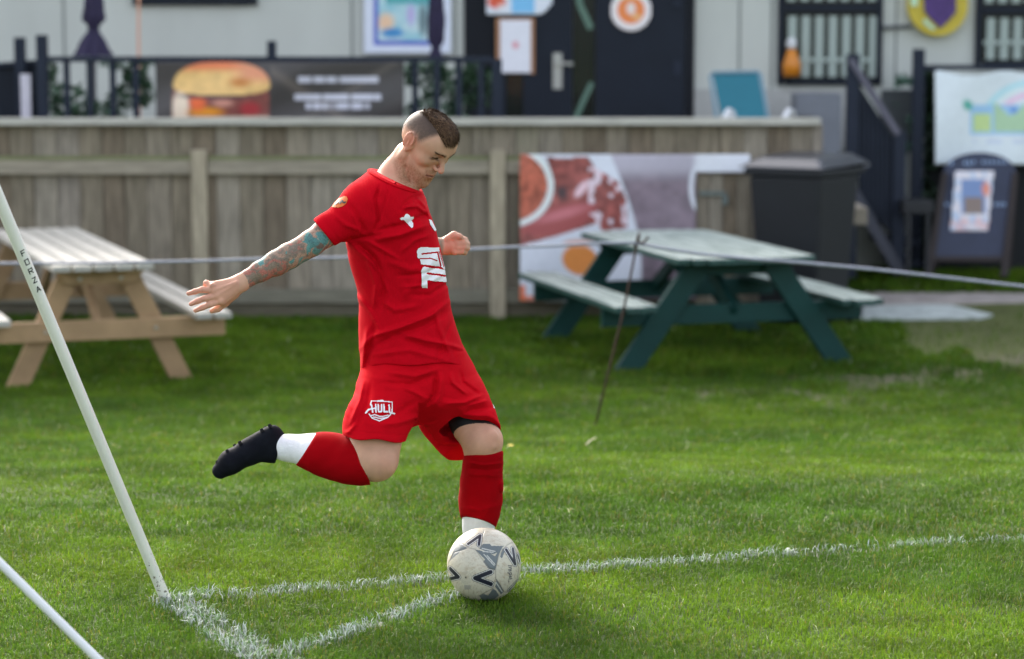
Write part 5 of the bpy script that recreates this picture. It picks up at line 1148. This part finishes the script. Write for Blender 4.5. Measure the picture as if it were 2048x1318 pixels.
jf = [([(902, 600), (860, 632), (800, 655), (745, 672), (718, 700)], 7, 7), ([(898, 622), (850, 652), (790, 672), (735, 700)], 8, -5), ([(735, 655), (728, 700), (724, 745)], 6, 5), ([(752, 640), (742, 690), (732, 730)], 7, -4),
      ([(700, 487), (735, 520), (752, 570), (748, 615)], 6, 6), ([(712, 482), (752, 520), (768, 575), (762, 620)], 7, -6), ([(728, 478), (775, 505), (800, 520)], 6, 4), ([(722, 498), (760, 545), (778, 590)], 5, 4),
      ([(745, 480), (800, 470), (860, 448)], 8, 5), ([(750, 462), (805, 450), (866, 424)], 7, -4), ([(800, 415), (835, 412), (858, 430)], 6, 4), ([(845, 390), (820, 398), (800, 420)], 5, -3), ([(835, 395), (852, 415), (862, 440)], 5, 4),
      ([(760, 370), (750, 400), (757, 440), (745, 470)], 5, -4), ([(700, 405), (716, 440), (735, 470)], 7, -3), ([(665, 425), (690, 450), (725, 462)], 6, 3), ([(690, 480), (760, 470)], 6, -4), ([(795, 665), (850, 680), (900, 690), (930, 700)], 6, 5),
      ([(800, 678), (850, 694), (905, 706)], 7, -4), ([(870, 620), (880, 660), (905, 720)], 7, 4), ([(740, 710), (820, 700), (900, 722)], 7, 3), ([(905, 560), (860, 590), (820, 590)], 6, -3), ([(880, 500), (840, 560), (800, 600)], 10, 3), ([(715, 590), (745, 630), (760, 660)], 6, 5),
      ([(760, 600), (790, 620), (840, 612)], 8, 4), ([(770, 520), (820, 540), (850, 535)], 10, 3), ([(905, 640), (880, 700), (870, 735)], 6, -3)]
jf += [([(768, 350), (778, 378), (766, 420), (748, 470)], 2.4, -1.2), ([(640, 470), (660, 455), (672, 480)], 5, 0), ([(700, 420), (720, 455), (722, 478)], 5, 3), ([(860, 470), (830, 480), (800, 505)], 6, 3), ([(890, 545), (850, 570), (800, 575)], 5, 3), ([(885, 530), (845, 548), (790, 552)], 5, -3)]
jfold = folds(jf)
def jpost(p, d):
    d = jfold(p, d); d = d - .0045 * (fbm(p[..., 0] * 13 + p[..., 2] * 6, p[..., 2] * 11, 5, 3) - .5) - .0042 * (fbm(p[..., 0] * 34 + p[..., 2] * 26, p[..., 2] * 12 - p[..., 0] * 9, 25, 2) - .5)
    sc_ = (p - cuff[0]) @ cuff[1]; d = d + .0012 * np.exp(-((sc_ + .022) / .0022) ** 2) * (p[..., 0] < SH[0])
    near_c = p[..., 0] < P(690, 460, 7.37)[0]
    d = np.where(near_c, smax(d, sc_, .003), d)
    d = smax(d, (p - neckp[0]) @ neckp[1], .004)
    hs_ = (p - hemp[0]) @ hemp[1] ; px, py = proj(p); hs_ = hs_ + .006 * np.sin((px - 720) / 21.0) - .012 * np.exp(-((px - 880) / 55) ** 2); d = smax(d, hs_, .003)
    return d
jersey, JV, JF = sdf_obj('jersey', jp, M_red, player, .0025, post=jpost)

# ---- shorts
hnF = lambda p: (p - KHN[0]) @ KHN[1]; hfF = lambda p: (p - KHF[0]) @ KHF[1]
srow = [(690, 728, 925, 7.5, .155), (720, 726, 936, 7.5, .165), (745, 723, 944, 7.5, .175), (776, 713, 962, 7.5, .18), (800, 716, 968, 7.5, .17), (822, 745, 950, 7.5, .12), (838, 770, 910, 7.5, .07)]
sp_ = [slices(srow, 7.5, k=.04), cap(P(800, 765, 7.44), P(752, 850, 7.335), .105, .092, .05), cap(P(752, 850, 7.335), P(740, 925, 7.29), .091, .094, .03)]
sp_ += [cap(P(885, 770, 7.56), P(929, 850, 7.48), .105, .096, .05), cap(P(929, 850, 7.48), P(958, 915, 7.41), .096, .096, .03), cap(P(865, 845, 7.62), P(915, 905, 7.60), .045, .040, .04)]
sp_ += [cap(P(757, 868, 7.33), P(740, 930, 7.30), .078, .084, .004, op='s'), cap(P(930, 856, 7.48), P(957, 915, 7.42), .081, .086, .004, op='s')]
sf_ = [([(775, 745), (830, 752), (878, 738)], 7, 5), ([(760, 765), (820, 770), (870, 750)], 7, -4), ([(872, 745), (868, 790), (840, 830)], 6, -7), ([(884, 745), (880, 790), (860, 830)], 7, 6), ([(900, 745), (905, 765), (935, 790)], 5, 5), ([(920, 742), (925, 765), (960, 790)], 5, -4),
       ([(965, 790), (930, 805), (885, 808)], 6, 5), ([(985, 815), (940, 822), (890, 845)], 7, -5), ([(978, 800), (935, 812)], 5, 4), ([(845, 830), (800, 845), (760, 850)], 8, 4), ([(835, 800), (790, 830), (740, 840)], 8, -3), ([(727, 760), (720, 800), (700, 850)], 6, 5), ([(742, 765), (735, 805), (712, 860)], 6, -4),
       ([(715, 845), (700, 862), (690, 868)], 6, 4), ([(862, 850), (885, 870), (905, 880)], 6, 4), ([(800, 770), (840, 790), (855, 800)], 6, 4), ([(855, 870), (890, 860), (920, 830)], 6, -4), ([(875, 885), (905, 862), (935, 835)], 5, 3)]
sfold = folds(sf_)
def spost(p, d):
    d = sfold(p, d); d = d - .006 * (fbm(p[..., 0] * 12, p[..., 2] * 12 + 3, 15, 3) - .5) - .0045 * (fbm(p[..., 0] * 14 - p[..., 2] * 20, p[..., 2] * 40 + p[..., 0] * 16, 35, 2) - .5)
    px, py = proj(p); a_ = hnF(p); b_ = hfF(p); L = px < 838 
    d = d + .0012 * np.exp(-((np.where(L, a_, b_) + .020) / .002) ** 2)
    w_ = sm(820, 856, px); pl = np.maximum(a_ - 9 * w_, b_ - 9 * (1 - w_) * (px < 856)) 
    pl = np.where(px < 836, a_ + .004 * np.sin(px / 13), b_ + .004 * np.sin(px / 11))
    return smax(d, pl, .003)
shorts, SV, SF = sdf_obj('shorts', sp_, M_reds, player, .0025, post=spost)

# ---- socks and boots
def clipped(prs, planes, fl=None, noise=.0):
    def post(p, d):
        if fl: d = fl(p, d)
        if noise: d = d - noise * (fbm(p[..., 0] * 30, p[..., 2] * 30, 8, 2) - .5)
        for a, n_ in planes: d = smax(d, (p - a) @ n_, .003)
        return d
    return post
NS = [(P(752, 924, 7.31), .066), (P(722, 924, 7.325), .0655), (P(695, 921, 7.34), .0655), (P(664, 912, 7.36), .0665), (P(640, 907, 7.37), .060), (P(620, 902, 7.385), .050), (P(598, 898, 7.40), .0425), (P(575, 896, 7.41), .040), (P(548, 893, 7.42), .038)]
topN = plane([P(706, 884, 7.33), P(741, 969, 7.33), P(722, 920, 7.27)], P(640, 905, 7.36))
botN = plane([P(628, 872, 7.38), P(596, 922, 7.39), P(612, 900, 7.33)], P(680, 915, 7.35))
sockn, _, _ = sdf_obj('sock', chain(NS, .02), M_sock, player, .003, post=clipped(None, [topN, botN], noise=.003))
wn, _, _ = sdf_obj('ankle_sock', chain([(a, r_ - .0035) for a, r_ in NS[3:]], .02), M_wsock, player, .003, post=clipped(None, [(botN[0] - botN[1] * .02, -botN[1])], noise=.003))
FSk = [(P(969, 905, 7.455), .0575), (P(965, 935, 7.475), .058), (P(963, 965, 7.49), .0605), (P(961, 1000, 7.51), .0635), (P(960, 1025, 7.525), .057), (P(957, 1050, 7.54), .049), (P(951, 1075, 7.56), .042)]
topF = plane([P(932, 909, 7.46), P(1008, 901, 7.46), P(968, 908, 7.40)], P(965, 960, 7.5))
botF = plane([P(924, 1037, 7.54), P(994, 1056, 7.54), P(952, 1038, 7.48)], P(960, 990, 7.5))
ff = folds([([(932, 925), (970, 930), (1008, 926)], 4, 3.5), ([(934, 936), (975, 940), (1004, 936)], 4, -3), ([(936, 948), (1000, 952)], 4, 2.5), ([(920, 1015), (960, 1020), (1000, 1010)], 5, 2), ([(1002, 960), (1004, 985)], 6, 3)])
sockf, _, _ = sdf_obj('sock', chain(FSk, .02), M_sock, player, .003, post=clipped(None, [topF, botF], ff, .003))
wf, _, _ = sdf_obj('ankle_sock', chain([(a, r_ - .003) for a, r_ in FSk[4:]], .02), M_wsock, player, .003, post=clipped(None, [(botF[0] - botF[1] * .02, -botF[1])], noise=.003))
M_boot = mat('black_boot_leather', (.007, .008, .012), .8, .2, 30, .1, 90, spec=.06)
M_sole = mat('grey_boot_sole', (.02, .02, .021), .95, spec=.04)
bo = [cap(P(556, 896, 7.42), P(541, 884, 7.42), .040, .0365, .02), cap(P(546, 868, 7.42), P(520, 888, 7.42), .027, .033, .02), cap(P(541, 886, 7.42), P(500, 903, 7.415), .039, .0375, .02, flat=(0, 1, 0, .95)),
      cap(P(500, 903, 7.415), P(462, 924, 7.41), .0365, .034, .02, flat=(0, 1, 0, 1.2)), cap(P(462, 924, 7.41), P(441, 941, 7.41), .034, .025, .02, flat=(0, 1, 0, 1.25)), cap(P(560, 902, 7.42), P(540, 905, 7.42), .034, .03, .02)]
col_pl = plane([P(573, 866, 7.42), P(551, 924, 7.42), P(562, 892, 7.36)], P(480, 915, 7.41))
boot, _, _ = sdf_obj('boot', bo, M_boot, player, .0025, post=clipped(None, [col_pl], noise=.002))
sd = np.array(P(470, 885, 7.41)) - np.array(P(487, 915, 7.41)); sd /= np.linalg.norm(sd)
def studs(pts, up_, par, rad_=.0055, ln=.0065):
    for q in pts:
        m_ = MB(); m_.tube([q - up_ * .004, q + up_ * ln], [rad_ * 1.2, rad_ * .75], 10); o = part(m_, 'stud', M_sole, player, smooth=False); o.parent = par; o.location = (0, 0, 0)
studs([P(540, 852, 7.40), P(531, 857, 7.44), P(524, 861, 7.40), P(480, 886, 7.39), P(470, 892, 7.44), P(455, 903, 7.39), P(444, 914, 7.44), P(435, 925, 7.40)], sd, boot)
hF_, tF_ = P(922, 1080, 7.66), P(985, 1100, 7.53); hF_[2] = .045; tF_[2] = .036
tdir = tF_ - hF_; tdir /= np.linalg.norm(tdir); tF_ = hF_ + tdir * .155
bo = [cap(P(951, 1082, 7.565), hF_ + tdir * .03 + [0, 0, .02], .040, .040, .02), cap(hF_, hF_ + tdir * .06, .032, .034, .02), cap(hF_ + tdir * .05 + [0, 0, .02], tF_, .036, .028, .02), cap(tF_, tF_ + tdir * .045, .028, .02, .02), cap(hF_ + tdir * .1, tF_, .036, .032, .02)]
boot2, _, _ = sdf_obj('boot', bo, M_boot, player, .003, post=clipped(None, [(np.array([0, 0, .012]), np.array([0, 0, -1.0])), (P(951, 1066, 7.56), np.array([0, 0, 1.0]))]))
studs([hF_ * [1, 1, 0] + tdir * [1, 1, 0] * u_ + np.array([-tdir[1], tdir[0], 0]) * v_ + [0, 0, .012] for u_ in (0, .03, .13, .17, .2) for v_ in (-.016, .016)], np.array([0, 0, -1.0]), boot2)

# ---- collar, prints lying on the cloth
def bvh(V, F): return BVHTree.FromPolygons([tuple(v) for v in V], [tuple(f) for f in F.tolist()])
JB, SB = bvh(JV, JF), bvh(SV, SF)
EYE = Vector((0, 0, HCAM))
def decal(name, tree, box, inside, m, parent, off=.0018, step=.8, th=0):
    x0, y0, x1, y1 = box; nx, ny = int((x1 - x0) / step), int((y1 - y0) / step); px = np.linspace(x0, x1, nx + 1); py = np.linspace(y0, y1, ny + 1)
    X, Y = np.meshgrid((px[1:] + px[:-1]) / 2, (py[1:] + py[:-1]) / 2, indexing='ij'); M = inside(X, Y); idx = {}; V = []; F = []
    def vert(i, j):
        if (i, j) not in idx:
            d = Vector(ray(px[i], py[j])).normalized(); h = tree.ray_cast(EYE, d)
            if h[0] is None: idx[(i, j)] = None
            else:
                n_ = h[1] if h[1].dot(d) < 0 else -h[1]; idx[(i, j)] = len(V); V.append(np.array(h[0] + n_ * off))
        return idx[(i, j)]
    for i in range(nx):
        for j in range(ny):
            if M[i, j]:
                q = [vert(i, j), vert(i, j + 1), vert(i + 1, j + 1), vert(i + 1, j)]
                if None in q: continue
                pz = [V[k][1] for k in q]
                if max(pz) - min(pz) < .03: F.append(q)
    if not F: return None
    o = mesh_np(name, np.array(V) - np.array(player.location), F, m, None, None, True); o.parent = player; o.parent = parent; return o
z1 = lambda pts, o=(600, 190), s=3.065: [(o[0] + a / s, o[1] + b / s) for a, b in pts]
z2 = lambda pts: z1(pts, (820, 380), 5.99)
z4 = lambda pts: z1(pts, (640, 580), 3.469)
bull = z1([(612, 757), (622, 750), (636, 749), (645, 732), (656, 728), (668, 738), (676, 748), (692, 745), (696, 752), (688, 764), (680, 766), (692, 788), (693, 812), (684, 818), (672, 806), (658, 790), (640, 768), (630, 764), (620, 766)])
decal('chest_emblem', JB, (797, 424, 830, 460), lambda x, y: inpoly(x, y, bull), M_wprint, jersey)
def sponsor(x, y):
    A = z2([(84, 800), (80, 730), (95, 700), (125, 686), (342, 690), (345, 720), (412, 935), (412, 955), (360, 915), (130, 892), (115, 822), (92, 815)]); B = z2([(140, 1170), (134, 960), (150, 928), (170, 920), (412, 957), (436, 1104), (204, 1082), (206, 1172)])
    m = inpoly(x, y, A) | inpoly(x, y, B); k = 5.99
    m &= ~(dline(x, y, z2([(142, 765), (325, 748), (362, 905)])) < 10 / k); m &= ~(dline(x, y, z2([(118, 822), (238, 820), (316, 846)])) < 8 / k)
    m &= ~(dline(x, y, z2([(206, 1000), (440, 1032)])) < 12 / k); m &= ~(dline(x, y, z2([(342, 740), (400, 925)])) < 5 / k)
    return m
decal('chest_lettering', JB, (830, 492, 900, 580), sponsor, M_wprint, jersey)
decal('club_crest', JB, (856, 436, 884, 482), lambda x, y: inpoly(x, y, [(857, 439), (862, 440), (872, 460), (869, 463), (860, 450)]), M_wprint, jersey)
pa = z1([(196, 688), (216, 658), (242, 634), (272, 622), (288, 624), (294, 640), (284, 668), (262, 684), (236, 692)])
decal('sleeve_patch', JB, (655, 388, 700, 420), lambda x, y: inpoly(x, y, pa), mat('orange_patch', (.62, .13, .012), .7), jersey)
M_ink = mat('black_print', (.012, .012, .014), .5)
decal('patch_emblem', JB, (665, 395, 695, 415), lambda x, y: (dline(x, y, z1([(222, 672), (240, 652), (246, 668), (262, 650), (268, 664), (280, 660)])) < 1.5), M_ink, jersey, off=.0032)
def hull(x, y):
    k = 1 / 3.469; sh_ = z4([(358, 772), (500, 778), (498, 848), (470, 886), (412, 910), (362, 890), (342, 862)])
    m = (dline(x, y, sh_[:2]) < 3 * k) | (dline(x, y, sh_[1:3]) < 3.5 * k) | (dline(x, y, sh_[2:]) < 4 * k) | (dline(x, y, [sh_[0]] + z4([(352, 800)])) < 4 * k)
    m |= inpoly(x, y, z4([(400, 768), (436, 764), (446, 776), (396, 780)]))
    for st_ in ([(320, 854), (338, 832), (364, 824)], [(358, 800), (366, 848)], [(386, 798), (389, 848)], [(362, 825), (388, 823)], [(403, 798), (406, 844), (426, 844), (426, 798)], [(442, 798), (444, 846), (466, 846)], [(478, 800), (480, 848), (514, 858)]): m |= dline(x, y, z4(st_)) < 1.55
    for dy_ in (0, 15): m |= (dline(x, y, z4([(356, 872 + dy_), (380, 866 + dy_), (410, 876 + dy_), (440, 876 + dy_), (472, 868 + dy_)])) < 4 * k) & inpoly(x, y, sh_)
    return m
decal('shorts_crest', SB, (730, 798, 792, 846), hull, M_wprint, shorts)
decal('side_mark', SB, (978, 800, 996, 830), lambda x, y: inpoly(x, y, [(984, 806), (989, 808), (991, 816), (987, 817)]), M_wprint, shorts)
# lashes and brows
FD = Vector(HR @ np.array([-1.0, 0, 0])); BB0 = bvh(BV, BF)
def onface(y, z, off=.0006):
    h = BB0.ray_cast(Vector(hw((.16, y, z))), FD); return None if h[0] is None or (np.linalg.norm(np.array(h[0]) - H0) > .16) else np.array(h[0]) - np.array(FD) * off
M_brow = mat('dark_brow_hair', (.055, .030, .018), .7, spec=.1)
for s in (-1, 1):
    pts = [onface(s * y, .0205 + .0035 * sin((y - .019) / .027 * pi) ) for y in np.linspace(.019, .046, 9)]; pts = [p_ for p_ in pts if p_ is not None]
    if len(pts) > 3: m_ = MB(player.location); m_.tube(pts, [.0006] + [.0013] * (len(pts) - 2) + [.0008], 6); o = part(m_, 'eyelashes', M_brow, player, smooth=True); o.parent = body; o.location = (0, 0, 0)
    m_ = MB(player.location); n_b = 0
    for k in range(60):
        y = r.uniform(.012, .050); z = .0425 + .12 * (y - .012) - 9 * max(y - .036, 0) ** 2 + r.normal() * .0018; p0 = onface(s * y, z); p1 = onface(s * (y + .006), z + .0012 + r.normal() * .0006, .0018)
        if p0 is None or p1 is None or np.linalg.norm(p1 - p0) > .02: continue
        w_ = np.array(HR[:, 2]) * .0005; m_.add([p0 - w_, p0 + w_, p1], [[0, 1, 2]]); n_b += 1
    if n_b: o = part(m_, 'eyebrow', M_brow, player); o.parent = body; o.location = (0, 0, 0)
# collar band
m_ = MB(player.location); cpts = []
BB = bvh(BV, BF)
a0, n0 = neckp; ax_c = np.array((P(752, 342, 7.46) + P(838, 385, 7.40)) / 2); e1 = P(838, 385, 7.40) - P(752, 342, 7.46); rx = np.linalg.norm(e1) / 2; e1 /= np.linalg.norm(e1); e2 = np.cross(n0, e1); ctr = ax_c + e2 * (.03 if e2[1] > 0 else -.03)
for k in range(49):
    a = 2 * pi * k / 48; o_ = ctr + n0 * -.01 + (e1 * cos(a) + e2 * sin(a)) * .2; d_ = Vector(ctr - n0 * .004 - o_)
    h = JB.ray_cast(Vector(o_), d_.normalized()); 
    if h[0] is not None: cpts.append(np.array(h[0]) + n0 * .0005)
if len(cpts) > 20:
    cpts = np.array(cpts); med = np.median(np.linalg.norm(cpts - cpts.mean(0), axis=1)); cpts = cpts[np.abs(np.linalg.norm(cpts - cpts.mean(0), axis=1) - med) < .04]; k0_ = P(832, 385, 7.42)[0]; st_i = int(np.argmax(cpts[:, 0])); cpts = np.roll(cpts, -st_i, axis=0); cpts = cpts[cpts[:, 0] < k0_]
    m_.tube(list(cpts), .0035, 8, cap=False); o = part(m_, 'collar', M_reds, player, smooth=True); o.parent = jersey; o.location = (0, 0, 0)
